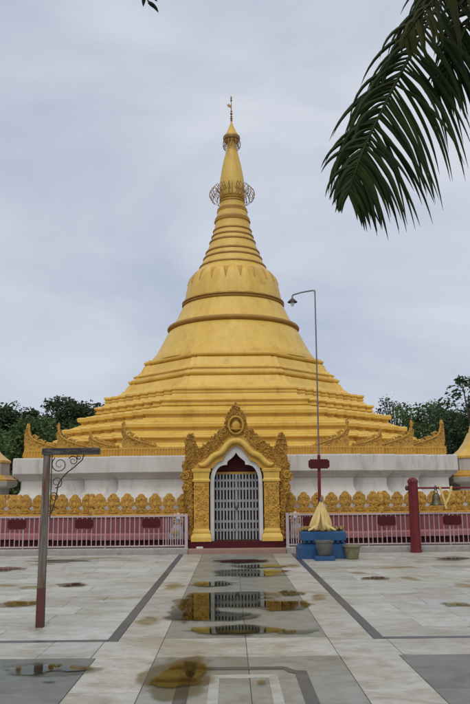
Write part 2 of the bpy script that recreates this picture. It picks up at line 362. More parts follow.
# inlaid medallion in the grey paving (symmetric, the near half lies below the frame)
def flat(pts, k, nm, z):
    n = len(pts); A = sum(pts[i][0] * pts[(i + 1) % n][1] - pts[(i + 1) % n][0] * pts[i][1] for i in range(n))
    if A < 0: pts = pts[::-1]
    MB().loft([(z - .004, pts), (z, pts)]).build(nm, k, pav)
IX = -.05
I = lambda pts: [(IX + x, y) for x, y in pts]
flat(I([(-.36, -22.62), (.36, -22.62), (.36, -22.73), (-.36, -22.73)]), 'granite', 'inlay_band', .0042)
flat(I([(-.36, -24.88), (.36, -24.88), (.36, -24.77), (-.36, -24.77)]), 'granite', 'inlay_band', .0042)
for s in (-1, 1):
    for m_, c_ in ((1, 0), (-1, -47.5)):
        flat(I([(s * x, c_ + m_ * y) for x, y in ((.363, -22.62), (.40, -22.64), (.43, -22.70), (.47, -22.77), (.57, -22.79), (.57, -22.89), (.45, -22.89), (.40, -22.84), (.38, -22.77), (.363, -22.73))]), 'granite', 'inlay_corner', .0045)
    flat(I([(s * .46, -22.892), (s * .57, -22.892), (s * .57, -24.607), (s * .46, -24.607)]), 'granite', 'inlay_band', .0042)
    flat(I([(s * .215, -23.04), (s * .30, -22.92), (s * .30, -24.58), (s * .215, -24.46)]), 'marble', 'inlay_frame', .0042)
flat(I([(-.297, -22.92), (.297, -22.92), (.212, -23.04), (-.212, -23.04)]), 'marble', 'inlay_frame', .0042)
flat(I([(-.297, -24.58), (.297, -24.58), (.212, -24.46), (-.212, -24.46)]), 'marble', 'inlay_frame', .0042)

# puddles of rain water
PUD = [(.22, -14.4, .60, .62), (-.66, -18.9, .28, 1.0), (-.10, -17.75, .55, .42), (.05, -18.55, .60, .36), (.78, -17.55, .19, .30), (.60, -18.85, .32, .40),
       (-.45, -19.75, .50, .36), (-.12, -20.72, .42, .24), (.60, -20.9, .24, .14), (-.62, -22.95, .27, .62), (-1.84, -22.60, .38, .22),
       (-1.75, -23.08, .07, .06), (-4.28, -11.3, .62, .34), (-2.97, -16.1, .22, .24), (-3.29, -18.4, .30, .28),
       (.10, -11.9, .50, .45), (5.11, -11.7, .36, .42), (3.02, -18.95, .19, .18), (.10, -23.25, .06, .07), (-.5, -16.2, .30, .30), (.40, -13.1, .45, .35), (2.5, -15.6, .22, .22), (-5.2, -13.2, .5, .4)]
def pool(x, y, rx, ry, seed, level, z, mt, name):
    """outline of a shallow hollow filled up to a level: contour of a noisy field, largest island kept"""
    nx, ny = 64, 46; EX = 1.75
    off = Vector((seed * 7.31, seed * 3.77, 0)); fx, fy = .55 / max(rx, .12) + .9, .55 / max(ry, .12) + .9
    def fld(px, py):
        u, v = (px - x) / rx, (py - y) / ry
        q = Vector((px * fx, py * fy, 0)) + off
        return level - (u * u + v * v) ** .75 + .95 * noise.noise(q) + .45 * noise.noise(q * 2.3) + .20 * noise.noise(q * 5.1)
    X = [x + rx * EX * (2 * i / nx - 1) for i in range(nx + 1)]; Y = [y + ry * EX * (2 * j / ny - 1) for j in range(ny + 1)]
    V = [[fld(a_, b_) for b_ in Y] for a_ in X]
    for i in range(nx + 1): V[i][0] = V[i][ny] = -1
    for j in range(ny + 1): V[0][j] = V[nx][j] = -1
    cells = {}
    for i in range(nx):
        for j in range(ny):
            cs = [(i, j), (i + 1, j), (i + 1, j + 1), (i, j + 1)]; poly = []
            for k in range(4):
                (a0, b0), (a1, b1) = cs[k], cs[(k + 1) % 4]; v0, v1 = V[a0][b0], V[a1][b1]
                if v0 > 0: poly.append(((a0, b0), (X[a0], Y[b0]), v0))
                if (v0 > 0) != (v1 > 0):
                    t = v0 / (v0 - v1); e = tuple(sorted(((a0, b0), (a1, b1))))
                    poly.append((e, (X[a0] + (X[a1] - X[a0]) * t, Y[b0] + (Y[b1] - Y[b0]) * t), 0.))
            if len(poly) > 2: cells[(i, j)] = poly
    best, seen = [], set()
    for c in cells:
        if c in seen: continue
        comp, stack = [], [c]; seen.add(c)
        while stack:
            q = stack.pop(); comp.append(q)
            for d in ((1, 0), (-1, 0), (0, 1), (0, -1)):
                w_ = (q[0] + d[0], q[1] + d[1])
                if w_ in cells and w_ not in seen: seen.add(w_); stack.append(w_)
        if len(comp) > len(best): best = comp
    if len(best) < 6: return
    mb = MB(); idx = {}; dep = []
    for c in best:
        f_ = []
        for key, (a_, b_), dv in cells[c]:
            if key not in idx: idx[key] = len(mb.v); mb.v.append((a_, b_, z)); dep.append(dv)
            f_.append(idx[key])
        mb.f.append(tuple(f_))
    ob = mb.build(name, mt, kind='structure')
    ob.data.attributes.new('depth', 'FLOAT', 'POINT').data.foreach_set('value', dep)
    return ob
for i, (x, y, rx, ry) in enumerate(PUD):
    pool(x, y, rx, ry, i + 1, 1.35 if abs(x) < .9 and y > -21.5 else 1.0, .0062 + .0006 * i, 'rain_water', 'puddle')
    if rx > .19 and ry > .2: pool(x, y, rx * 1.1, ry * 1.15, i + 1, 1.35, .0048 + .00005 * i, 'damp_film', 'damp_patch')

rgp = random.Random(21)                       # brown drying patches where water stood on the marble
for i in range(26):
    sx = rgp.choice((-1, 1)); x = sx * rgp.uniform(1.7, 6.2); y = rgp.uniform(-20.6, -10.4); rx = rgp.uniform(.2, .75); ry = rgp.uniform(.12, .40)
    if abs(x) - rx * 1.9 < 1.56: continue
    pool(x, y, rx, ry, 60 + i, .95, .0030 + .00004 * i, 'drying_stain', 'damp_patch')
for i, (x, y, rx, ry) in enumerate(((-1.15, -16.4, .22, .6), (1.15, -17.9, .2, .5), (-1.2, -20.0, .22, .5), (1.18, -13.2, .2, .5))):
    pool(x, y, rx, ry, 95 + i, .95, .0042 + .00004 * i, 'drying_stain', 'damp_patch')

# ------------------------------------------------------------------ kerb, step, railings
for s in (-1, 1):
    a, b = sorted((s * 1.30, s * 12.5))
    MB().cbox(a, b, -9.5, -9.14, -.05, .15, .02).build('kerb', 'concrete', kind='structure')
st = MB().cbox(-1.295, 1.295, -9.58, -9.1, -.05, .125, .015).build('entrance_step', 'terracotta', smooth=30)
tag(st, 'low terracotta coloured step between the railings before the gate', 'step')

picket = MB().tube([(0, 0, .20), (0, 0, .985)], .0125, 8).mesh('picket', 'rail_paint', 40)
def railing(s):
    side = 'beside the bracket post' if s < 0 else 'behind the blue pedestal and bell posts'
    t = thing('railing', 'pale pink painted metal railing ' + side, 'railing', (s * 1.33, -9.32, 0))
    Ln = 9.0
    for nm, z, h in (('top_rail', .985, .02), ('bottom_rail', .20, .018)):
        x0, x1 = sorted((s * .02, s * Ln)); MB().cbox(x0, x1, -.018, .018, z - h, z + h, .004).build(nm, 'rail_paint', t)
    x0, x1 = sorted((0, s * .06)); MB().cbox(x0 - .012, x1 + .012, -.04, .04, .14, 1.03, .008).build('post', 'rail_paint', t)
    for k in range(1, 5):
        xc = s * (2.2 * k); MB().cbox(xc - .015, xc + .015, -.026, .026, .14, .965, .005).build('post', 'rail_paint', t)
    k = 0; x = .13
    while x < Ln - .05:
        if min(abs(x - 2.2 * q) for q in range(1, 5)) > .05:
            link('picket', picket, t, None, (s * x, 0, 0), (random.uniform(-.004, .004), random.uniform(-.006, .006), 0))
        x += .1285
    # swung-back gate leaf beside the opening: denser bars
    for q in range(4): link('picket', picket, t, None, (s * (.19 + q * .1285), .03, 0), None, (1.3, 1.3, .99))
    return t
railing(-1); railing(1)
def plaque_outline(w, h, c=.035):
    return [(-w + c, -h), (w - c, -h), (w - c, -h + c * .6), (w, -h + c * .9), (w, h - c * .9), (w - c, h - c * .6), (w - c, h), (-w + c, h), (-w + c, h - c * .6), (-w, h - c * .9), (-w, -h + c * .9), (-w + c, -h + c * .6)]
PLQ = [(-2.30, 'on the railing next to the gate, bracket post side'), (-4.10, 'on the railing just right of the bracket post'), (-5.90, 'on the railing beyond the bracket post, away from the gate'),
       (2.02, 'on the railing behind the yellow cloth'), (4.03, 'on the railing between blue pedestal and bell posts'), (5.80, 'on the railing under the bronze bell')]
for x, d in PLQ:
    t = thing('plaque', 'dark maroon notched plaque ' + d, 'plaque', (x, -9.355, .80), 'maroon plaques on the railings')
    MB().plate(plaque_outline(.245, .125), -.012, .012).build('board', 'maroon', t)
    for sx in (-.16, .16): MB().tube([(sx, .011, .10), (sx, .03, .125), (sx, .045, .185)], .006, 5).build('hook', 'iron', t)

# ------------------------------------------------------------------ low wall with gold leaf-shaped merlons
mo = [(0, .555), (.03, .55), (.065, .53), (.088, .50), (.092, .475), (.125, .46), (.155, .43), (.172, .385), (.165, .345), (.183, .31), (.188, .27), (.176, .225), (.145, .195), (.105, .18), (.115, .145), (.16, .12), (.189, .10), (.189, 0)]
mo_full = mo + [(-x, z) for x, z in reversed(mo[1:])]
mb = MB().plate(mo_full, -.05, .05)
inn = [(x * .74, .03 + z * .90) for x, z in mo_full]; mb.plate(inn, -.072, -.045)
mb.blob((0, -.075, .25), (.055, .03, .075), 8, 5); mb.blob((0, -.075, .42), (.04, .022, .05), 8, 5)
for s in (-1, 1):
    spiral(mb, s * .085, -.075, .36, .045, .014, 1.2, 1, s, 9); spiral(mb, s * .095, -.075, .22, .05, .015, 1.2, 4, s, 9)
    spiral(mb, s * .10, -.075, .085, .04, .014, 1.2, 2, s, 9); mb.blob((s * .035, -.07, .12), (.022, .02, .05), 6, 4)
merlon = mb.mesh('merlon', 'gold_carved', 35)
WALLZ = 1.03
SEG = [(1.30, 4.02, -8.70), (4.02, 5.10, -8.45), (5.10, 6.20, -8.20), (6.20, 7.50, -7.95)]
def low_wall(s):
    side = 'on the bracket post side of the gate' if s < 0 else 'on the bell post side of the gate'
    t = thing('parapet_wall', 'low maroon wall with pink ledge and gold leaf merlons ' + side, 'wall', (s * 1.3, -8.7, 0))
    o = Vector((s * 1.3, -8.7, 0))
    wl, ld, bs, gb = MB(), MB(), MB(), MB()
    for x0, x1, y in SEG:
        a, b = sorted((s * x0 - o.x, s * x1 - o.x)); yy = y - o.y
        wl.box(a, b, yy, yy + .22, .03, WALLZ - .09)
        ld.loft([(.34, [(a, yy - .24), (b, yy - .24), (b, yy + .1), (a, yy + .1)]), (.47, [(a, yy - .24), (b, yy - .24), (b, yy + .1), (a, yy + .1)]), (.51, [(a, yy - .14), (b, yy - .14), (b, yy + .1), (a, yy + .1)])])
        bs.box(a, b, yy - .13, yy + .1, .02, .338)
        gb.box(a - .003, b + .003, yy - .045, yy + .26, WALLZ - .088, WALLZ - .03); gb.box(a, b, yy - .02, yy + .24, WALLZ - .03, WALLZ)
        n = round((x1 - x0) / .378); p = (x1 - x0) / n
        for k in range(n):
            xc = s * (x0 + p * (k + .5)) - o.x
            link('merlon', merlon, t, None, (xc, yy + .07, WALLZ - .002), (random.uniform(-.02, .02), 0, random.uniform(-.03, .03)), (p / .378 * random.uniform(.97, 1.0), 1, random.uniform(.97, 1.03)))
        if y > -8.6:                       # merlon seen edge-on at the step of the wall
            link('merlon', merlon, t, None, (s * (x0 + .02) - o.x, yy - .10, WALLZ - .002), (0, 0, -s * PI / 2 * .92), (.6, 1, 1))
    a, b = sorted((s * 7.28 - o.x, s * 7.5 - o.x)); wl.box(a, b, .97, 9, .03, WALLZ - .09); gb.box(a - .02, b + .02, 1.01, 9, WALLZ - .088, WALLZ)
    for k in range(14): link('merlon', merlon, t, None, (s * 7.4 - o.x, 1.2 + k * .378, WALLZ - .002), (0, 0, s * PI / 2))
    wl.build('wall_face', 'wall_red', t); ld.build('ledge', 'ledge_pink', t); bs.build('wall_base', 'maroon', t); gb.build('gold_coping', 'gold_deep', t)
low_wall(-1); low_wall(1)

# ------------------------------------------------------------------ the stupa
stupa = thing('stupa', 'great golden stupa with stepped terraces, bell and ringed spire on white plinth', 'stupa')
def full(quad):      # quadrant I points from near +y axis to near +x axis -> closed ring (counter-clockwise)
    q = quad[::-1]                                   # from +x axis up to +y axis
    r = list(q) + [(-x, y) for x, y in reversed(q)] + [(-x, -y) for x, y in q] + [(x, -y) for x, y in reversed(q)]
    return r
def redent(corners, off=0):  # outer corners (x increasing, y decreasing) -> stair polyline
    p = []
    for i, (x, y) in enumerate(corners):
        if i: p.append((corners[i - 1][0] + off, y + off))
        p.append((x + off, y + off))
    return p
BX, BY = [3.72, 4.77, 5.81, 6.81], [7.70, 7.40, 7.10, 6.81]
base_c = [(x, y) for x, y in zip(BX, BY)] + [(y, x) for x, y in list(zip(BX, BY))[::-1][1:]]
def base_ring(off): return full(redent(base_c, off))
pl = MB().loft([(z, base_ring(o)) for z, o in ((.04, .20), (1.34, .20), (1.40, .17), (1.43, .04), (1.47, -.06), (1.55, -.14), (1.64, -.20), (1.72, -.232), (1.78, -.24), (2.02, -.24), (2.022, -.20), (2.05, -.20), (2.06, -.165), (2.085, -.165), (2.12, -.10), (2.17, -.06), (2.18, -.02), (2.205, 0), (2.64, 0), (2.67, -.012), (2.678, -.05))])
pl.build('plinth', 'whitewash', stupa)
# fluted gold band
gbd = MB().loft([(z, base_ring(o)) for z, o in ((2.672, -.27), (2.70, -.27), (2.87, -.27), (2.875, -.25), (2.93, -.25), (2.94, -.29))])
gbd.build('gold_band', 'gold_deep', stupa)
fl = MB()
def ribs(x0, x1, y):
    n = int((x1 - x0) / .085)
    for k in range(n):
        x = x0 + (k + .5) * (x1 - x0) / n
        fl.add([(x - .03, y, 2.69), (x + .03, y, 2.69), (x + .018, y - .022, 2.69), (x - .018, y - .022, 2.69), (x - .03, y, 2.872), (x + .03, y, 2.872), (x + .018, y - .022, 2.872), (x - .018, y - .022, 2.872)],
               [(0, 4, 7, 3), (3, 7, 6, 2), (2, 6, 5, 1), (0, 3, 2, 1)])
xs = [0] + BX
for i in range(4):
    y = -(BY[i] - .27)
    for s in (-1, 1):
        a, b = sorted((s * (xs[i] - (.27 if i else 0)), s * (xs[i + 1] - .27))); ribs(a, b, y)
fl.build('fluting', 'gold_deep', stupa, kind='stuff')

def ter_c(a, R, n):     # n corners from (a,R) to (R,a)
    return [(a + (R - a) * k / (n - 1), R - (R - a) * k / (n - 1)) for k in range(n)]
def terrace(name, a, R, z0, z1, n=5, corn=.10, foot=.07, extra=None):
    c = ter_c(a, R, n); H = z1 - z0
    pf = [(z0 - .02, foot), (z0 + .055, foot), (z0 + .07, foot - .05), (z0 + .12, foot * .55), (z0 + .135, foot * .55), (z0 + .145, foot * .36), (z0 + .20, foot * .14), (z0 + .21, 0), (z1 - corn * 1.5, .0), (z1 - corn * 1.35, .045), (z1 - corn * 1.2, .05), (z1 - corn * 1.12, .11), (z1 - .035, .12), (z1 - .01, .10), (z1 + .012, .03)]
    if extra: pf = extra
    MB().loft([(z, full(redent(c, o))) for z, o in pf]).build(name, 'gold', stupa)
terrace('terrace', 3.70, 6.46, 2.935, 3.34, 7, .06, .22)
terrace('terrace', 3.52, 5.95, 3.34, 3.80, 7, .12, .36)
terrace('terrace', 2.92, 5.54, 3.80, 4.27, 8, .13, .33)
c = ter_c(2.42, 5.07, 6)
terrace('terrace', 2.42, 5.07, 4.27, 4.70, 9, extra=[(4.25, .33), (4.31, .33), (4.325, .27), (4.37, .17), (4.385, .12), (4.42, .05), (4.43, 0), (4.44, 0), (4.46, .05), (4.49, .055), (4.52, .02), (4.58, .01), (4.60, .06), (4.64, .09), (4.69, .075), (4.71, .03)])
terrace('terrace', 2.08, 4.80, 4.70, 5.22, 10, extra=[(4.68, .20), (4.73, .20), (4.745, .15), (4.80, .08), (4.82, .05), (4.90, .02), (4.92, .05), (4.95, .05), (4.97, .02), (5.02, .02), (5.04, .07), (5.10, .065), (5.13, .0)])
def octa(R, k=.385):
    e, d = .030, .055
    q = [(k * R, R), (k * R, R - e * R), ((k + d) * R, R - e * R), ((k + d) * R, R - 2 * e * R)]
    return full(q + [(y, x) for x, y in reversed(q)])
def octring(name, prof, mt='gold'):
    MB().loft([(z, octa(r)) for r, z in prof]).build(name, mt, stupa)
octring('octagon_terrace', [(4.50, 5.10), (4.48, 5.17), (4.40, 5.18), (4.38, 5.24), (4.26, 5.34), (4.24, 5.38), (4.18, 5.39), (4.12, 5.50), (4.06, 5.60), (3.96, 5.655)])
octring('octagon_moulding', [(3.94, 5.65), (4.00, 5.67), (4.05, 5.72), (4.05, 5.775), (4.00, 5.79), (3.90, 5.80)])
octring('octagon_terrace', [(3.94, 5.795), (3.92, 5.85), (3.84, 5.86), (3.83, 5.93), (3.87, 5.94), (3.87, 5.98), (3.76, 5.99), (3.68, 6.08), (3.66, 6.12), (3.60, 6.13), (3.54, 6.26), (3.48, 6.38), (3.38, 6.44)])
octring('octagon_moulding', [(3.37, 6.435), (3.44, 6.455), (3.49, 6.50), (3.49, 6.55), (3.44, 6.565), (3.36, 6.575)])
octring('octagon_terrace', [(3.40, 6.57), (3.39, 6.615), (3.32, 6.62)])
# bell and everything round above it
def lath(name, prof, mt='gold', n=96, sm=35): return MB().lathe(prof, n).build(name, mt, stupa, sm)
lath('bell', [(3.36, 6.61), (3.34, 6.70), (3.24, 6.86), (3.14, 6.98), (3.13, 7.0), (3.05, 7.14), (2.93, 7.36), (2.92, 7.38), (2.82, 7.58), (2.71, 7.80), (2.62, 7.94), (2.56, 7.99)])
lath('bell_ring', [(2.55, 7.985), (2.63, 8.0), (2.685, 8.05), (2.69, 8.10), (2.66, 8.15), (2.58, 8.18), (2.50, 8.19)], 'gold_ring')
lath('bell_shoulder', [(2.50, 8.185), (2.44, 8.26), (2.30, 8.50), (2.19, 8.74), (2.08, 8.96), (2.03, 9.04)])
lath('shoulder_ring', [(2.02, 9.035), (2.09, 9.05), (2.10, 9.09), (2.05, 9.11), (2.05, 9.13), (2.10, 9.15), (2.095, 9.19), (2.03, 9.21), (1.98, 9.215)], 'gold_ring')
lath('lotus_band', [(1.985, 9.21), (1.965, 9.40), (1.905, 9.72), (1.84, 9.98), (1.765, 10.20), (1.65, 10.36), (1.52, 10.50), (1.43, 10.58), (1.38, 10.62)])
# lotus petals standing on the band
def pet_r(z):
    pr = [(1.985, 9.21), (1.965, 9.40), (1.905, 9.72), (1.84, 9.98), (1.765, 10.20), (1.65, 10.36), (1.52, 10.50)]
    for (r0, z0), (r1, z1) in zip(pr, pr[1:]):
        if z0 <= z <= z1: return r0 + (r1 - r0) * (z - z0) / (z1 - z0)
    return pr[0][0] if z < 9.3 else pr[-1][0]
def petal_mesh(kind):
    mb = MB(); n = 12
    for i in range(n + 1):
        t = i / n; z = 9.23 + 1.17 * t if kind == 'petal' else 9.90 + .46 * t
        wd = .275 * math.sqrt(max(0, 1 - t ** 4.5)) if kind == 'petal' else .012 + .115 * t ** .9
        r = pet_r(z) + (.004 if kind == 'petal' else .016)
        k = len(mb.v)
        for u in (-1, -.55, 0, .55, 1):
            q = u * wd / max(r, .5)
            rr = r + (.010 * (1 - u * u) if kind == 'petal' else .022 * (1 - abs(u))) - (.020 if abs(u) == 1 else 0)
            mb.v.append((rr * math.sin(q), -rr * math.cos(q), z))
        if i:
            for j in range(4): mb.f.append((k - 5 + j, k - 4 + j, k + 1 + j, k + j))
    return mb.mesh(kind, 'gold' if kind == 'petal' else 'gold_deep', 50)
pm, vm = petal_mesh('petal'), petal_mesh('triangle_leaf')
for k in range(20):
    link('petal', pm, stupa, None, None, (0, 0, 2 * PI * k / 20)); link('triangle_leaf', vm, stupa, None, None, (0, 0, 2 * PI * (k + .5) / 20))
# ringed spire
rings = [(1.375, 10.71), (1.215, 11.08), (1.115, 11.35), (.955, 11.80), (.87, 12.05), (.80, 12.31)]
prof = [(1.40, 10.60)]
for i, (r, z) in enumerate(rings):
    nr, nz = rings[i + 1] if i + 1 < len(rings) else (.74, 12.62)
    prof += [(r - .01, z - .035), (r - .02, z + .035), ((r + nr) / 2 - .022, (z + nz) / 2), (nr - .008, nz - .05)]
prof += [(.70, 12.74), (.675, 12.9), (.62, 13.17), (.585, 13.3), (.53, 13.52), (.50, 13.74), (.46, 13.80)]
lath('spire', prof, 'gold', 64, 40)
for r, z in rings:
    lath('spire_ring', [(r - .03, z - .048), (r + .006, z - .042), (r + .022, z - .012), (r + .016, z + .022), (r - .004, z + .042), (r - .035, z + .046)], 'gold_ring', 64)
for r, z in ((.735, 12.80), (.625, 13.24)):
    lath('beaded_ring', [(r - .1, z - .10), (r - .02, z - .085), (r + .005, z - .02), (r, z + .05), (r - .03, z + .09), (r - .1, z + .10)], 'gold_ring', 64)
    b = MB(); nb = int(2 * PI * r / .075)
    for k in range(nb): b.blob((r * math.cos(2 * PI * k / nb), r * math.sin(2 * PI * k / nb), z - .07), .032, 6, 4)
    b.build('beads', 'gold_deep', stupa, 60, 'stuff')
for z, r in ((13.60, .535), (13.72, .53)):
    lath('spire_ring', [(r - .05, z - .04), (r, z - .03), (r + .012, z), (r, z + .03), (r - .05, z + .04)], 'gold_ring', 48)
lath('bulb', [(.46, 13.79), (.525, 13.86), (.53, 13.98), (.51, 14.06), (.515, 14.10), (.53, 14.20), (.525, 14.40), (.50, 14.65), (.455, 14.95), (.40, 15.25), (.335, 15.55), (.27, 15.82), (.225, 16.0), (.205, 16.1), (.20, 16.35)], 'gold', 48)
lath('spire_cone', [(.20, 16.34), (.26, 16.40), (.30, 16.44), (.30, 16.62), (.275, 16.70), (.24, 16.76), (.15, 16.95), (.08, 17.12), (.04, 17.26), (.03, 17.32)], 'gold', 32)
lath('canopy_ring', [(.29, 16.43), (.35, 16.45), (.37, 16.52), (.36, 16.60), (.29, 16.64)], 'hti_metal', 32)
fi = MB().tube([(0, 0, 17.28), (0, 0, 18.5)], [.028, .012], 8)
for z, r in ((17.36, .055), (17.46, .06), (17.55, .05), (17.68, .06), (17.8, .045)): fi.blob((0, 0, z), (r, r, r * .8), 8, 5)
fi.blob((0, 0, 18.42), (.035, .035, .10), 8, 5); fi.blob((0, 0, 18.30), (.05, .05, .03), 8, 5)
fin = fi.build('finial', 'hti_metal', stupa, 60)
MB().plate([(0, 17.92), (-.05, 17.98), (-.15, 18.02), (-.19, 18.12), (-.13, 18.10), (-.11, 18.16), (-.05, 18.10), (0, 18.06)], -.012, .012).build('vane', 'hti_metal', fin)
def umbrella(rin, rout, z0, z1, n, name):
    wire = MB(); H = z1 - z0
    wire.tube([(0, -rin, z0 + .5 * H), (0, -(rin + rout) / 2, z1), (0, -rout * .97, z0 + .62 * H), (0, -rout, z0 + .34 * H), (0, -rout * .93, z0 + .1 * H), (0, -rout * .84, z0)], .014, 5)
    wire.tube([(0, -rin, z0 + .25 * H), (0, -(rin + rout) / 2, z0 + .5 * H), (0, -rout * .80, z0 + .2 * H)], .010, 4)
    for q, zz, sx in ((.97, .62, .05), (1.0, .34, -.05), (.93, .1, .05), (.84, 0, -.04), (.80, .2, .045), (.72, .72, -.04)):
        wire.add([(0, -rout * q - .01, z0 + zz * H + .03), (sx, -rout * q, z0 + zz * H), (0, -rout * q - .01, z0 + zz * H - .06), (-sx * .6, -rout * q + .01, z0 + zz * H - .02)], [(0, 1, 2, 3)])
    me = wire.mesh(name, 'hti_metal')
    for k in range(n): link(name, me, stupa, None, None, (0, 0, 2 * PI * k / n + .07 * (k % 2)))
umbrella(.50, .96, 13.72, 14.32, 26, 'hanging_ornament')
umbrella(.22, .38, 16.08, 16.50, 14, 'canopy_ornament')

# corner flames along the gold band
def flame_mesh(h, ln, name):
    o = [(0, 0), (-.03, .16 * h), (.01, .34 * h), (-.04, .52 * h), (.015, .72 * h), (-.03, .85 * h), (.005, .93 * h), (.03, h), (.065, .90 * h), (.055, .76 * h), (.10, .62 * h), (.11, .48 * h), (.19, .40 * h), (.30, .28 * h), (.45 * ln, .20 * h), (.65 * ln, .15 * h), (.85 * ln, .10 * h), (ln, .03), (ln, 0)]
    mb = MB().plate(o, -.04, .04)
    rg = random.Random(3)
    for x, z, r, t_, a_, sg in ((.20, .47 * h, .105, .034, 3.6, 1), (.40, .27 * h, .105, .032, .4, -1), (.60, .22 * h, .085, .028, 3.4, 1), (.78, .14 * h, .065, .023, .3, -1), (.93, .09 * h, .045, .017, 3.2, 1), (.08, .26 * h, .07, .024, 1.0, -1)):
        spiral(mb, x * ln / 1.05, -.035, z, r, t_, 1.7, a_, sg, 16)
    mb.tube([(.03, -.05, h * .90), (.05, -.05, h * .62), (.13, -.05, h * .46), (.28, -.05, h * .34), (.5 * ln, -.05, .22 * h), (.9 * ln, -.05, .05)], [.018, .03, .034, .034, .028, .015], 6)
    for x, z in ((.30, .50), (.50, .36), (.70, .27), (.87, .17)):      # leaf tips curling off the wave
        mb.tube([(x * ln - .06, -.02, z * h - .10), (x * ln, -.02, z * h), (x * ln + .05, -.02, z * h - .01)], [.035, .026, .006], 5)
    carve(mb, o, -.04, 16, .02, .045, rg, .04)
    return mb.mesh(name, 'gold_carved', 40)
big, small = flame_mesh(.84, 1.10, 'corner_flame'), flame_mesh(.58, .98, 'corner_scroll')
for i in range(4):
    me = small if i == 1 else big
    for s in (-1, 1):
        for sy in (-1, 1):
            x, y = s * (BX[i] - .33), sy * (BY[i] - .33)
            link(me.name, me, stupa, None, (x, y, 2.93), None, (-s, -sy * 1.0 if sy > 0 else 1, 1))
            link(me.name, me, stupa, None, (y if sy > 0 else y, x, 2.93), (0, 0, PI / 2), (-s, 1 if sy > 0 else -1, 1))

# ------------------------------------------------------------------ portal with carved pediment
portal = thing('entrance_portal', 'carved golden entrance portal with flame pediment and white cusped arch', 'portal', (0, -9.1, 0))
def pb(mb, name, mt, sm=None, kind=None, parent=None): return mb.build(name, mt, parent or portal, sm, kind)
mir = lambda pts, s: [(s * x, z) for x, z in pts]
opening = [(0, 2.68), (.05, 2.60), (.12, 2.53), (.20, 2.47), (.245, 2.43), (.25, 2.345), (.36, 2.335), (.45, 2.30), (.52, 2.23), (.57, 2.13), (.605, 2.0), (.62, 1.8), (.62, .30)]
whiteo = [(.72, .30), (.72, 1.8), (.705, 2.05), (.65, 2.25), (.55, 2.39), (.46, 2.43), (.38, 2.46), (.34, 2.53), (.31, 2.59), (.22, 2.70), (.12, 2.80), (0, 2.87)]
outer = [(0, 4.07), (.04, 4.0), (.09, 3.97), (.13, 3.88), (.19, 3.84), (.22, 3.74), (.275, 3.66), (.29, 3.55), (.325, 3.46), (.315, 3.36), (.38, 3.37), (.42, 3.30), (.47, 3.32), (.52, 3.21), (.58, 3.21), (.62, 3.12), (.68, 3.12), (.73, 3.01), (.79, 3.01), (.84, 2.90), (.90, 2.92), (.96, 2.83), (1.05, 2.80), (1.11, 2.93), (1.14, 3.08), (1.20, 3.20), (1.29, 3.23), (1.36, 3.14), (1.40, 2.98), (1.42, 2.80), (1.40, 2.62), (1.43, 2.45), (1.41, 2.24)]
rg = random.Random(11)
for s in (-1, 1):
    pb(MB().plate(mir(opening + whiteo, s), .05, .45), 'arch_frame', 'white_paint')
    ped = mir(outer + [(.708, 2.24)] + [p for p in whiteo if p[1] > 2.24], s)
    pp = pb(MB().plate(ped, -.02, .26), 'pediment', 'gold_deep')
    cv = MB(); reg = mir(outer + [(1.2, 2.3), (1.0, 2.45), (.8, 2.58), (.62, 2.72), (.45, 2.85), (.3, 3.05), (.2, 3.14), (0, 3.14)], s)
    carve(cv, reg, -.03, 330, .022, .055, rg, .06)
    pb(cv, 'pediment_carving', 'gold_carved', 50, 'stuff')
    pb(MB().tube([(s * x, -.06, z) for x, z in ((0, 2.995), (.08, 2.99), (.16, 2.955), (.25, 2.88), (.33, 2.78), (.40, 2.69), (.46, 2.645), (.55, 2.62), (.64, 2.57), (.72, 2.49), (.80, 2.405), (.88, 2.35), (.97, 2.335), (1.04, 2.37))],
                 [.085, .085, .085, .085, .085, .082, .08, .08, .08, .078, .075, .068, .055, .03], 10), 'arch_moulding', 'gold', 70)
    # pillar
    a, b = sorted((s * .755, s * 1.165)); P = lambda o: [(a - o, -.10 - o), (b + o, -.10 - o), (b + o, .3), (a - o, .3)]
    col_ = pb(MB().loft([(z, P(o)) for z, o in ((.62, 0), (1.90, 0))]), 'pillar', 'gold_deep')
    pb(MB().loft([(z, P(o)) for z, o in ((.295, .07), (.40, .075), (.46, .055), (.50, .02), (.55, .035), (.575, .035), (.58, .01), (.63, .0))]), 'pillar_base', 'gold')
    pb(MB().loft([(z, P(o)) for z, o in ((1.88, .0), (1.885, .03), (1.93, .035), (1.96, .01), (1.98, .005), (2.12, .02), (2.16, .05), (2.22, .06), (2.235, .04))]), 'capital', 'gold')
    pc = MB(); carve(pc, mir([(.78, .72), (1.14, .72), (1.14, 1.82), (.78, 1.82)], s), -.105, 46, .035, .07, rg, .018)
    pb(pc, 'pillar_carving', 'gold_deep', 50, 'stuff', col_)
    # scrolled side bracket
    so_ = [(1.20, .30), (1.27, .30), (1.29, .62), (1.27, .85), (1.33, 1.05), (1.30, 1.22), (1.38, 1.36), (1.36, 1.50), (1.46, 1.60), (1.50, 1.74), (1.44, 1.86), (1.52, 1.96), (1.53, 2.10), (1.46, 2.20), (1.50, 2.32), (1.43, 2.42), (1.20, 2.42)]
    pb(MB().plate(mir(so_, s), 0, .24), 'side_scroll', 'gold_deep')
    sc = MB(); carve(sc, mir(so_, s), -.01, 110, .025, .06, rg, .06)
    spiral(sc, s * 1.40, -.03, 2.05, .11, .032, 1.7, 1, s); spiral(sc, s * 1.38, -.03, 1.72, .09, .028, 1.7, 1, s)
    pb(sc, 'side_carving', 'gold_carved', 50, 'stuff')
    x0, x1 = sorted((s * .80, s * 1.30)); pb(MB().box(x0, x1, .27, 1.55, .296, 2.40), 'side_wall', 'wall_red')
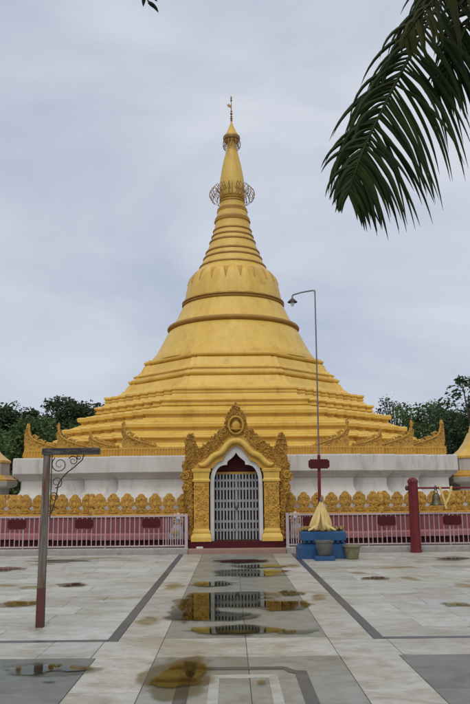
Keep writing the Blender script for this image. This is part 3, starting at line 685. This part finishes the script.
md = MB().tube([(.20 * math.cos(2 * PI * k / 28), -.075, 3.42 + .24 * math.sin(2 * PI * k / 28)) for k in range(29)], .035, 6)
md.blob((0, -.07, 3.40), (.12, .06, .14), 12, 7); md.tube([(-.14, -.10, 3.33), (0, -.135, 3.30), (.14, -.10, 3.33)], .02, 6)
pb(md, 'medallion', 'gold_deep', 60)
pb(MB().box(-1.3, 1.3, -.14, 1.5, .04, .294), 'threshold', 'maroon')
pb(MB().plate([(-.79, 2.157), (.79, 2.157), (.79, 2.85), (-.79, 2.85)], .46, .50), 'transom_panel', 'maroon')
pb(MB().box(-.64, .64, .40, .455, 2.09, 2.155), 'transom_rail', 'gold_deep')
pb(MB().plate([(-1.3, 2.4), (1.3, 2.4), (1.05, 2.75), (.4, 3.1), (0, 3.3), (-.4, 3.1), (-1.05, 2.75)], .52, 1.5), 'vestibule_roof', 'gold_deep')
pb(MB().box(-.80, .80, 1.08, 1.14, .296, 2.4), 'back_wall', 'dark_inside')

# collapsible scissor gate
gate = thing('collapsible_gate', 'closed grey white collapsible lattice gate inside the golden portal', 'gate', (0, -8.72, .296))
bar = MB().box(-.023, .023, -.012, .012, .01, 1.80).mesh('bar', 'gate_paint')
n = 14; p = 1.25 / n
for k in range(n + 1):
    link('bar', bar, gate, None, (-.625 + k * p, 0, 0), None, (1.5 if k == n // 2 else 1, 1, 1))
lat = MB()
for zc in (.275, .505, .835, 1.065, 1.395, 1.625):
    for k in range(n):
        x0 = -.625 + k * p; x1 = x0 + p
        for d in (-1, 1):
            yy = -.02 - .004 * d; ww = .021
            for z0, z1 in ((zc - d * .045, zc + d * .045),):
                lat.add([(x0, yy, z0 - ww), (x1, yy, z1 - ww), (x1, yy, z1 + ww), (x0, yy, z0 + ww), (x0, yy + .006, z0 - ww), (x1, yy + .006, z1 - ww), (x1, yy + .006, z1 + ww), (x0, yy + .006, z0 + ww)],
                        [(0, 1, 2, 3), (7, 6, 5, 4), (0, 4, 5, 1), (3, 2, 6, 7)])
lat.build('lattice', 'gate_paint', gate, kind='stuff')
MB().box(-.64, .64, -.03, .03, -.0, .02).build('bottom_track', 'iron', gate)
lk = MB().cbox(-.035, .035, -.06, -.026, .83, .90, .006).build('padlock', 'bronze', gate)
MB().tube([(-.02, -.045, .89), (-.02, -.045, .935), (0, -.045, .955), (.02, -.045, .935), (.02, -.045, .89)], .006, 5).build('shackle', 'steel', lk)
nb = MB().cbox(-.09, .09, -.05, .05, 0, .045, .01).build('notice_block', 'white_paint', loc=(-1.0, -9.33, .126)); tag(nb, 'small pale block lying on the terracotta step', 'block')

# pale statues crouching behind the railings beside the portal
def statue(s):
    t = thing('guardian_statue', 'small pale grey and gold statue behind railing ' + ('near the bracket post side of the gate' if s < 0 else 'near the blue pedestal side of the gate'), 'statue', (s * 1.66, -8.98, .05))
    b = MB(); b.cbox(-.22, .22, -.10, .12, 0, .30, .02); b.build('pedestal', 'maroon', t)
    b = MB()
    b.loft([(z, [(cx + rx * math.cos(q * PI / 6), .02 + ry * math.sin(q * PI / 6)) for q in range(12)]) for z, cx, rx, ry in ((.295, .0, .19, .10), (.40, .0, .20, .11), (.52, -.02 * s, .17, .10), (.64, -.04 * s, .13, .09), (.72, -.05 * s, .09, .075), (.76, -.06 * s, .09, .075), (.84, -.07 * s, .115, .09), (.92, -.07 * s, .10, .085), (.98, -.06 * s, .05, .05), (1.02, -.06 * s, .012, .012))])
    for q in (-1, 1):
        b.tube([(-.06 * s + q * .07, -.03, .60), (-.06 * s + q * .08, -.075, .45), (-.06 * s + q * .075, -.085, .31)], [.045, .036, .034], 7)
        b.blob((-.06 * s + q * .078, -.10, .315), (.045, .05, .025), 7, 4)
        b.blob((-.07 * s + q * .10, .0, .94), (.03, .02, .045), 6, 4)
    b.blob((-.07 * s, -.085, .85), (.06, .05, .045), 8, 5); b.build('body', 'statue_grey', t, 60)
    m_ = MB()
    for k in range(11): m_.blob((-.065 * s + .12 * math.cos(k * .628), -.055 + .02 * math.sin(k), .83 + .12 * math.sin(k * .628)), (.035, .03, .035), 6, 4)
    m_.build('mane', 'gold_deep', t, 60); MB().blob((.02 * s, -.10, .48), (.10, .03, .09), 8, 5).build('breastplate', 'gold_deep', t, 60)
statue(-1); statue(1)

# ------------------------------------------------------------------ side shrines
def small_stupa(s):
    t = thing('small_stupa', 'small golden stupa on white base past the ' + ('bracket post end' if s < 0 else 'bell post end') + ' of the great plinth', 'stupa', (-9.62 if s < 0 else 9.3, -2.6, .05), 'small stupas flanking the great stupa')
    q = lambda h: [(h * 1.06 * math.cos(PI / 8 + k * PI / 4), h * 1.06 * math.sin(PI / 8 + k * PI / 4)) for k in range(8)]
    MB().loft([(z, q(h)) for z, h in ((0, 1.55), (1.2, 1.55), (1.3, 1.4), (1.74, 1.36), (1.78, 1.5), (1.84, 1.62), (1.99, 1.66), (2.0, 1.6))]).build('plinth', 'whitewash', t)
    MB().loft([(z, q(h)) for z, h in ((1.985, 1.62), (2.06, 1.62), (2.12, 1.52), (2.22, 1.42), (2.24, 1.30))]).build('gold_ledge', 'gold_deep', t)
    MB().loft([(z, q(h)) for z, h in ((2.235, 1.36), (2.66, 1.36), (2.67, 1.30))]).build('white_block', 'whitewash', t)
    MB().loft([(z, q(h)) for z, h in ((2.66, 1.40), (2.74, 1.40), (2.85, 1.25), (3.0, 1.08), (3.25, .90), (3.5, .78), (3.6, .74))]).build('stepped_roof', 'gold', t)
    MB().lathe([(.74, 3.58), (.72, 3.7), (.62, 4.0), (.50, 4.3), (.46, 4.4), (.49, 4.44), (.44, 4.5), (.34, 4.8), (.24, 5.2), (.14, 5.7), (.16, 5.8), (.08, 6.2), (.02, 6.7)], 28).build('bell', 'gold', t, 40)
small_stupa(-1); small_stupa(1)

# ------------------------------------------------------------------ lamp pole
lp = thing('lamp_pole', 'tall thin street lamp pole, red below and grey above, arm bent over', 'lamp', (2.10, -10.45, 0))
MB().tube([(0, 0, -.02), (.015, 0, 1.4), (.03, 0, 2.52)], .042, 10).build('lower_pole', 'post_red', lp, 50)
MB().tube([(0, 0, 1.40), (0, 0, 1.44)], .075, 10).build('collar', 'post_red', lp, 50)
MB().tube([(0, 0, -.02), (0, 0, .03)], .11, 12).build('base_plate', 'iron', lp, 50)
MB().tube([(.03, 0, 2.51), (.045, 0, 4.6), (.055, 0, 6.90)], [.022, .019, .017], 10).build('upper_pole', 'steel', lp, 50)
MB().tube([(.055, 0, 6.86), (.05, 0, 6.91), (.0, 0, 6.92), (-.32, -.02, 6.86), (-.54, -.03, 6.79), (-.56, -.03, 6.76), (-.56, -.03, 6.71)], .020, 8).build('arm', 'steel', lp, 50)
hd = MB().lathe([(.02, 6.70), (.13, 6.60), (.135, 6.585), (.12, 6.585), (.03, 6.68)], 20, -.56, -.03).build('lamp_shade', 'iron', lp, 40)
MB().blob((-.56, -.03, 6.55), (.05, .05, .085), 12, 8).build('bulb', 'lamp_white', hd, 60)
pq = thing('plaque', 'dark maroon notched plaque high on the lamp pole', 'plaque', (2.12, -10.51, 2.29))
MB().plate(plaque_outline(.27, .12, .04), -.015, .015).build('board', 'maroon', pq)
MB().box(-.06, .06, .016, .022, -.03, .03).build('bracket', 'iron', pq)

# ------------------------------------------------------------------ blue pedestal with cloth, pots
ped = thing('offering_pedestal', 'blue painted two tier offering pedestal before the railing', 'pedestal', (2.08, -11.1, 0))
MB().cbox(-.63, .63, -.30, .34, -.01, .30, .03).build('lower_tier', 'blue_paint', ped, 40)
MB().cbox(-.58, .58, -.25, .30, .295, .335, .012).build('moulding', 'blue_paint', ped, 40)
MB().cbox(-.47, .47, -.18, .24, .33, .44, .01).build('neck', 'blue_paint', ped, 40)
for k in range(9):
    MB().blob((-.46 + k * .115, -.22, .40), (.055, .05, .05), 8, 5).build('lotus_lobe', 'blue_paint', ped, 60)
MB().cbox(-.55, .55, -.28, .32, .43, .64, .03).build('upper_tier', 'blue_paint', ped, 40)
fb = MB().cbox(-.24, .22, -.26, .20, -.01, .10, .02).build('pot_stand', 'blue_paint', loc=(2.05, -11.68, 0), smooth=40); tag(fb, 'low blue block under the dark grey pot', 'stand')
ga = thing('flower_garland', 'brown and yellow garland lying around the yellow cloth', 'garland', (2.08, -11.1, .64))
g = MB(); rg = random.Random(5)
for k in range(90):
    q = rg.uniform(0, 2 * PI); rr = rg.uniform(.80, 1.02)
    g.blob((.50 * rr * math.cos(q), .02 + .26 * rr * math.sin(q), .03 + rg.uniform(0, .05)), rg.uniform(.03, .055), 6, 4)
g.build('flowers', 'garland', ga, 60, 'stuff')
ct = thing('draped_cloth', 'pale yellow cloth draped to a point over the blue pedestal', 'cloth', (2.06, -11.1, .64))
cl = MB(); nn = 72; secs = []
for i in range(15):
    t = i / 14; z = .02 + .70 * t; R = .20 * (1 - t) ** 1.6 + .028 + .07 * math.sin(PI * t ** .8)
    ring = []
    for j in range(nn):
        q = 2 * PI * j / nn; fo = 1 + (.26 - .08 * t) * math.sin(6 * q + 2.2 * t) + .09 * math.sin(13 * q + 1) + .05 * math.sin(3 * q - 2 * t)
        ring.append((-.02 + .04 * t + R * fo * math.cos(q), R * .55 * fo * math.sin(q)))
    secs.append((z, ring))
cl.loft(secs); cl.build('cloth', 'cloth_yellow', ct, 70)
MB().tube([(.02, 0, .70), (.015, 0, .76), (.01, 0, .82)], [.035, .03, .012], 8).build('tip', 'pot_grey', ct, 60)
for x, l_, hz in ((-.27, .22, .22), (-.16, .30, .44), (.16, .28, .34), (.26, .20, .22), (.05, .2, .5)):
    MB().tube([(x * .25, -.10, hz), (x * .55, -.19, hz * .6), (x, -.23, .06), (x * 1.25, -.20, .025)], [.025, .042, .048, .025], 8, .6).build('swag', 'cloth_yellow', ct, 70)
p1 = thing('flower_pot', 'dark grey pot on the low blue block before the pedestal', 'pot', (2.05, -11.70, .10))
MB().lathe([(.13, 0), (.15, .02), (.19, .20), (.21, .30), (.225, .31), (.225, .35), (.20, .35), (.185, .30), (.17, .29)], 24).build('pot_body', 'pot_grey', p1, 40)
MB().lathe([(.17, .27), (.10, .292), (.001, .295)], 20).build('soil', 'dark_soil', p1, 60)
p2 = thing('flower_pot', 'mossy olive green pot standing on the floor by the pedestal', 'pot', (2.74, -11.45, .0))
MB().lathe([(.13, 0), (.15, .01), (.165, .10), (.19, .24), (.20, .28), (.225, .285), (.225, .33), (.20, .335), (.185, .28), (.175, .27)], 24).build('pot_body', 'pot_green', p2, 40)
MB().lathe([(.178, .24), (.10, .272), (.001, .275)], 20).build('soil', 'dark_soil', p2, 60)

# ------------------------------------------------------------------ bell frame on the right
def red_post(x, lab):
    t = thing('bell_post', lab, 'post', (x, -9.72, 0), 'maroon posts of the bell frame')
    o8 = lambda r: [(r * math.cos(PI / 8 + k * PI / 4), r * math.sin(PI / 8 + k * PI / 4)) for k in range(8)]
    sh = MB().loft([(z, o8(r)) for z, r in ((-.01, .155), (.06, .155), (.075, .138), (1.80, .130))]); sh.build('shaft', 'post_red', t)
    MB().loft([(z, o8(r)) for z, r in ((1.795, .145), (1.84, .145), (1.88, .125), (1.92, .08), (1.94, .03), (1.945, .004))]).build('cap', 'post_red', t)
    return t
bp1 = red_post(4.70, 'maroon octagonal bell post with round knob, standing clear on the paving')
MB().blob((-.165, 0, 1.66), (.05, .06, .07), 10, 7).build('knob', 'iron', bp1, 60)
red_post(6.55, 'maroon bell post at the far end of the bell beam')
bm = MB().tube([(4.80, -9.72, 1.66), (5.6, -9.72, 1.655), (6.45, -9.72, 1.66)], .028, 8).build('bell_beam', 'post_red', smooth=50); tag(bm, 'thin maroon beam between the two bell posts', 'beam')
be = thing('bell', 'bronze bell hanging from the maroon beam', 'bell', (5.30, -9.72, 1.60))
MB().lathe([(.14, -.40), (.15, -.385), (.142, -.36), (.118, -.31), (.105, -.24), (.098, -.16), (.08, -.11), (.04, -.085), (.005, -.08)], 24).build('bell_body', 'bronze', be, 50)
MB().tube([(-.045, 0, -.10), (-.04, 0, -.02), (0, 0, .01), (.04, 0, -.02), (.045, 0, -.10)], .014, 6).build('crown_loop', 'bronze', be, 50)
MB().tube([(.04 * math.cos(k * .5236), .025 * math.cos(k * .5236), .055 + .055 * math.sin(k * .5236)) for k in range(13)], .012, 6).build('hanger', 'iron', be, 50)
MB().tube([(0, 0, -.09), (0, 0, -.38)], .012, 6).build('clapper', 'iron', be, 50)
rb = MB()
for pts in ([(5.40, 1.70), (5.46, 1.50), (5.52, 1.28), (5.545, 1.12)], [(5.72, 1.70), (5.66, 1.48), (5.58, 1.30), (5.52, 1.20)]):
    k = len(rb.v)
    for i, (x, z) in enumerate(pts): rb.v += [(x - .026, -9.762 - .004 * i, z), (x + .026, -9.770 + .006 * (i % 2), z), (x + .026, -9.745, z), (x - .026, -9.745, z)]
    for i in range(len(pts) - 1):
        for j in range(4): rb.f.append((k + 4 * i + j, k + 4 * i + (j + 1) % 4, k + 4 * i + 4 + (j + 1) % 4, k + 4 * i + 4 + j))
    rb.f += [(k, k + 3, k + 2, k + 1), tuple(k + 4 * (len(pts) - 1) + j for j in range(4))]
for x in (5.40, 5.72): rb.tube([(x + .0, -9.72 + .04 * math.cos(q * .785), 1.66 + .04 * math.sin(q * .785)) for q in range(9)], .012, 5)
tag(rb.build('ribbon', 'ribbon'), 'yellow ribbon looped over the beam beside the bell', 'ribbon')

# ------------------------------------------------------------------ weathered bracket post on the left
bk = thing('bracket_post', 'weathered grey post with rusty scroll bracket and overhanging beam', 'post', (-2.50, -20.36, 0))
sq = lambda r, x=0: [(x - r, -r), (x + r, -r), (x + r, r), (x - r, r)]
MB().loft([(z, sq(r, x)) for z, r, x in ((-.005, .046, .0), (.46, .045, .0))]).build('painted_foot', 'old_red', bk)
MB().loft([(z, sq(r, x)) for z, r, x in ((.4605, .044, .0), (1.2, .041, .005), (2.09, .037, .012))]).build('shaft', 'old_wood', bk)
b = MB(); b.cbox(-.045, .68, -.05, .05, 2.088, 2.17, .006); b.build('beam', 'old_beam', bk)
sc = MB(); X0, Z0 = .075, 2.085
def cur(pts, r=.006): sc.tube([(x, 0, z) for x, z in pts], r, 6)
cur([(X0 - .01, 1.32), (.10, 1.40), (.13, 1.50), (.15, 1.60), (.16, 1.70), (.20, 1.78), (.27, 1.86), (.36, 1.93), (.46, 2.02), (.48, 2.085)], .008)
cur([(X0, 1.30), (X0, 2.085)], .007)
for x, z, r, a, sg, tn in ((.175, 1.965, .105, 2.2, 1, 1.6), (.145, 1.745, .075, 4.5, 1, 1.5), (.115, 1.56, .055, 1.0, -1, 1.5), (.100, 1.43, .042, 4.0, 1, 1.5), (.345, 2.01, .062, .5, -1, 1.5), (.42, 2.05, .03, 2, 1, 1.3)):
    spiral(sc, x, 0, z, r, .0075, tn, a, sg, 20)
sc.build('scroll_bracket', 'iron', bk, 60)

# ------------------------------------------------------------------ trees behind
def tree(name, label, x, y, h, rx, rz, lm, n, seed, group, leaf=.22, trunk_h=.35, gaps=.0, clumps=26):
    rg = random.Random(seed); t = thing(name, label, 'tree', (x, y, -.09), group)
    tk = MB(); th = h * trunk_h; lean = rg.uniform(-.4, .4)
    tk.tube([(0, 0, 0), (lean * .3, 0, th * .5), (lean * .6, .1, th), (lean, 0, h * .72)], [h * .028, h * .022, h * .018, h * .006], 8)
    C_ = []
    for k in range(clumps):
        q = rg.uniform(0, 2 * PI); u = rg.uniform(-.95, 1); rr = rg.uniform(.45, 1) * math.sqrt(max(0, 1 - u * u * .8))
        c = Vector((lean + rx * rr * math.cos(q), rx * rr * math.sin(q), h - rz + u * rz * .82)); C_.append((c, rg.uniform(.34, .55) * rx))
        if k < 12: tk.tube([(lean * .5, 0, th * rg.uniform(.7, 1)), ((lean + c.x) / 2, c.y / 2, (th + c.z) / 2 + .2), tuple(c)], [h * .010, h * .007, h * .003], 5)
    tk.build('trunk', 'bark', t, 60)
    cr_ = MB()
    for i in range(n):
        c, r = C_[rg.randrange(len(C_))]
        d = Vector((rg.gauss(0, 1), rg.gauss(0, 1), rg.gauss(0, 1))).normalized()
        p = c + Vector((d.x, d.y, d.z * .75)) * r * (rg.random() ** .55)
        a = Vector((rg.gauss(0, 1), rg.gauss(0, 1), rg.gauss(0, .6))).normalized(); bb = a.cross(Vector((rg.gauss(0, 1), rg.gauss(0, 1), rg.gauss(0, 1)))).normalized()
        s_ = leaf * rg.uniform(.6, 1.3)
        cr_.add([p - a * s_, p + bb * s_ * .45, p + a * s_, p - bb * s_ * .45], [(0, 1, 2, 3)])
    cr_.build('crown', lm, t)
B_, G_ = 'behind on the bracket post side', 'behind on the bell side'
LT = [(-17.6, 24, 8.3, 2.4, 'rounded dark tree above the small golden stupa, bracket post side'), (-15.2, 25, 8.5, 1.9, 'dark tree with an uneven crown, second of the dark row'),
      (-12.6, 26, 8.9, 2.2, 'tall dark tree in the middle of the dark row'), (-10.2, 25, 8.5, 1.9, 'dark tree next to the stupa terraces, bracket post side'),
      (-21.0, 26, 8.4, 2.8, 'dark tree out beyond the small stupa, bracket post side'), (-7.2, 27, 7.6, 2.2, 'dark tree half hidden by the stupa terraces, bracket post side')]
for i, (x, y, h, rx, lab) in enumerate(LT): tree('dark_tree', lab, x, y, h, rx, 3.2, 'leaf_dark', 7500, 40 + i, 'dark trees ' + B_, .15, clumps=44)
for i, (x, y, h, rx, lab) in enumerate([(-15.0, 17, 6.0, 2.3, 'mid green bushy tree just above the small golden stupa'), (-12.3, 18, 6.6, 2.2, 'mid green bushy tree behind the outermost corner flame, bracket post side'),
                                       (-9.6, 18, 6.2, 2.3, 'mid green bushy tree against the terrace steps'), (-18.2, 18, 6.2, 2.5, 'mid green bushy tree out past the small stupa')]):
    tree('bushy_tree', lab, x, y, h, rx, 3.1, 'leaf_mid', 9000, 60 + i, 'green bushy trees ' + B_, .15, .2, clumps=48)
for i, (x, y, h, rx, rz, lm, lab) in enumerate([(9.9, 23, 6.9, 1.9, 3.2, 'leaf_mid', 'low green tree beside the stupa terraces, bell side'), (12.4, 22, 7.4, 2.1, 3.6, 'leaf_mid', 'green tree behind the outermost corner flame, bell side'),
                                               (14.6, 20, 7.2, 2.2, 3.7, 'leaf_dark', 'dense dark tree behind the small stupa, bell side'), (17.6, 22, 8.2, 2.4, 4.0, 'leaf_dark', 'dark tree farthest out, bell side'),
                                               (14.6, 26, 8.3, 2.3, 3.6, 'leaf_mid', 'taller green tree standing behind the dense dark one, bell side'), (7.4, 26, 7.0, 2.0, 3.2, 'leaf_dark', 'dark tree half hidden by the stupa terraces, bell side')]):
    tree('leafy_tree', lab, x, y, h, rx, rz, lm, 8500, 80 + i, 'leafy trees ' + G_, .15, .2, clumps=46)
tree('sparse_tree', 'thin sparse treetop rising beside the terraces, bell side', 11.5, 24, 8.5, 1.2, 1.1, 'leaf_thin', 420, 95, None, .12, .5, clumps=20)
tree('sparse_tree', 'tall open crowned tree rising above the small stupa, bell side', 15.3, 17, 8.9, 1.6, 2.1, 'leaf_dark', 1500, 97, None, .15, .45, clumps=16)

# ------------------------------------------------------------------ palms overhead
def leaflet_mesh(side, length, droop, fwd, lat, seed, width=.026):
    """ribbon starting at the origin; lat/fwd are world vectors"""
    rg = random.Random(seed); d0 = (lat * rg.uniform(.9, 1.1) + fwd * rg.uniform(.55, 1.0) + Vector((rg.uniform(-.12, .12), rg.uniform(-.45, .45), rg.uniform(-.1, .12)))).normalized()
    P_ = []; p = Vector((0, 0, 0)); d = d0.copy(); n = 9
    for i in range(n + 1):
        P_.append((p.copy(), d.copy())); p = p + d * (length / n); d = (d + Vector((0, 0, -1)) * droop * .667 * (.5 + i * .187)).normalized()
    mb = MB()
    for i, (p, d) in enumerate(P_):
        t = i / n; w_ = width * (1 - t ** 2.2) * (.55 + .45 * min(1, t * 4)) + .0012
        s_ = d.cross(Vector((0, 1, .25))).normalized(); nrm = s_.cross(d)
        s2 = (s_ + nrm * .8).normalized(); s3 = (-s_ + nrm * .8).normalized()
        mb.v += [tuple(p + s2 * w_), tuple(p), tuple(p + s3 * w_)]
        if i:
            k = 3 * i; mb.f += [(k - 3, k - 2, k + 1, k), (k - 2, k - 1, k + 2, k + 1)]
    return mb
def cat(pts, t):
    n = len(pts) - 1; f = min(t * n, n - 1e-6); i = int(f); u = f - i
    P0, P1, P2, P3 = pts[max(i - 1, 0)], pts[i], pts[i + 1], pts[min(i + 2, n)]
    return .5 * ((2 * P1) + (P2 - P0) * u + (2 * P0 - 5 * P1 + 4 * P2 - P3) * u * u + (3 * P1 - P0 - 3 * P2 + P3) * u ** 3)

def frond(tree_o, pts, n, Lmax, mt, seed, single=True, t0=.12, nrm=Vector((0, -1, .25)), width=.028, drp=.16):
    base = Vector(tree_o.location)
    pts = [Vector(p) - base for p in pts]; rg = random.Random(seed)
    m_ = 18; sp = [cat(pts, i / m_) for i in range(m_ + 1)]
    fr_ = MB().tube(sp, [.020 * (1 - .8 * i / m_) + .002 for i in range(m_ + 1)], 6).build('frond', 'rachis', tree_o, 60)
    joined = MB()
    for i in range(n):
        t = t0 + (1 - t0) * (i + rg.random() * .6) / n; p = cat(pts, min(t, 1)); fwd = (cat(pts, min(t + .03, 1)) - cat(pts, max(t - .03, 0))).normalized()
        for s in (-1, 1):
            lat = fwd.cross(nrm).normalized() * s; dd = 1.0
            if single and rg.random() < .06: continue
            ln = Lmax * (.55 + .45 * math.sin(PI * min(1, .15 + t * .75))) * (1 - .62 * max(0, t - .55) / .45) * rg.uniform(.85, 1.12)
            if single and lat.x < 0: ln *= .70; lat = lat * .75 + Vector((0, 0, -.05)); dd = 1.7
            lm = leaflet_mesh(s, ln, dd * drp * rg.uniform(.5, 1.6), fwd * (1 + 1.6 * max(0, t - .6)), lat, rg.randrange(10 ** 6), width * rg.uniform(.8, 1.15))
            if single: link('leaflet', lm.mesh('leaflet', mt, 30), fr_, None, p)
            else: joined.add([tuple(Vector(v) + p) for v in lm.v], lm.f)
    if not single: joined.build('leaflets', mt, fr_, 30, 'stuff')
def palm(loc, lean, label):
    t = thing('palm_tree', label, 'palm', loc)
    prof_ = [(0, 0, -.03), (lean[0] * .1, lean[1] * .1, 1.5), (lean[0] * .35, lean[1] * .35, 3.2), (lean[0] * .7, lean[1] * .7, 5.2), (lean[0], lean[1], 6.9)]
    sp = [cat([Vector(p) for p in prof_], i / 40) for i in range(41)]
    MB().tube(sp, [(.17 - .05 * i / 40) * (1.06 if i % 2 else .97) for i in range(41)], 12).build('trunk', 'palm_bark', t, 50)
    return t
pr_ = palm((3.3, -23.6, 0), (-.35, .0), 'palm with dark frond hanging over the paving on the bell side')
K = (2.95, -23.6, 6.85)
frond(pr_, [K, (2.55, -23.62, 6.93), (2.2, -23.6, 6.62), (1.81, -23.8, 6.02), (1.41, -24.0, 5.27), (1.12, -24.2, 4.69), (.93, -24.4, 4.28), (.83, -24.52, 4.02), (.77, -24.6, 3.84)], 118, 1.12, 'palm_leaf', 1, True, .10, width=.024, drp=.2)
frond(pr_, [K, (2.78, -23.7, 6.98), (2.52, -23.8, 6.78), (2.14, -23.8, 5.99), (1.90, -23.85, 5.45), (1.76, -23.9, 5.08)], 70, .98, 'palm_leaf', 9, True, .2, width=.024, drp=.24)
frond(pr_, [K, (2.75, -23.8, 7.05), (2.31, -24.1, 6.78), (1.94, -24.25, 6.16), (1.64, -24.35, 5.72), (1.43, -24.4, 5.45), (1.3, -24.45, 5.24)], 30, .72, 'palm_yellow', 2, True, .25, width=.024, drp=.55)
for i, a in enumerate((.1, .6, -.5, -1.1)):
    dx, dy = math.cos(a), math.sin(a)
    frond(pr_, [K, (K[0] + dx * .8, K[1] + dy * .8, 7.4), (K[0] + dx * 1.8, K[1] + dy * 1.8, 7.5), (K[0] + dx * 2.7, K[1] + dy * 2.7, 7.0), (K[0] + dx * 3.2, K[1] + dy * 3.2, 6.3)], 34, .8, 'palm_leaf', 20 + i, False, .15, Vector((0, 0, 1)))
pl_ = palm((-3.9, -24.2, 0), (.2, .1), 'palm whose frond tips dip in above the bracket post')
K = (-3.7, -24.1, 6.85)
frond(pl_, [K, (-3.1, -24.3, 7.35), (-2.4, -24.35, 7.40), (-1.85, -24.4, 7.2), (-1.45, -24.2, 6.86), (-1.08, -24.1, 6.34), (-.84, -24.0, 5.88)], 34, .50, 'palm_leaf', 5, True, .2)
for i, a in enumerate((2.1, 2.7, 3.4, 4.2)):
    dx, dy = math.cos(a), math.sin(a)
    frond(pl_, [K, (K[0] + dx * .8, K[1] + dy * .8, 7.6), (K[0] + dx * 1.8, K[1] + dy * 1.8, 7.8), (K[0] + dx * 2.7, K[1] + dy * 2.7, 7.4), (K[0] + dx * 3.2, K[1] + dy * 3.2, 6.8)], 34, .8, 'palm_leaf', 30 + i, False, .15, Vector((0, 0, 1)))
print('slabs in view', NSLAB)
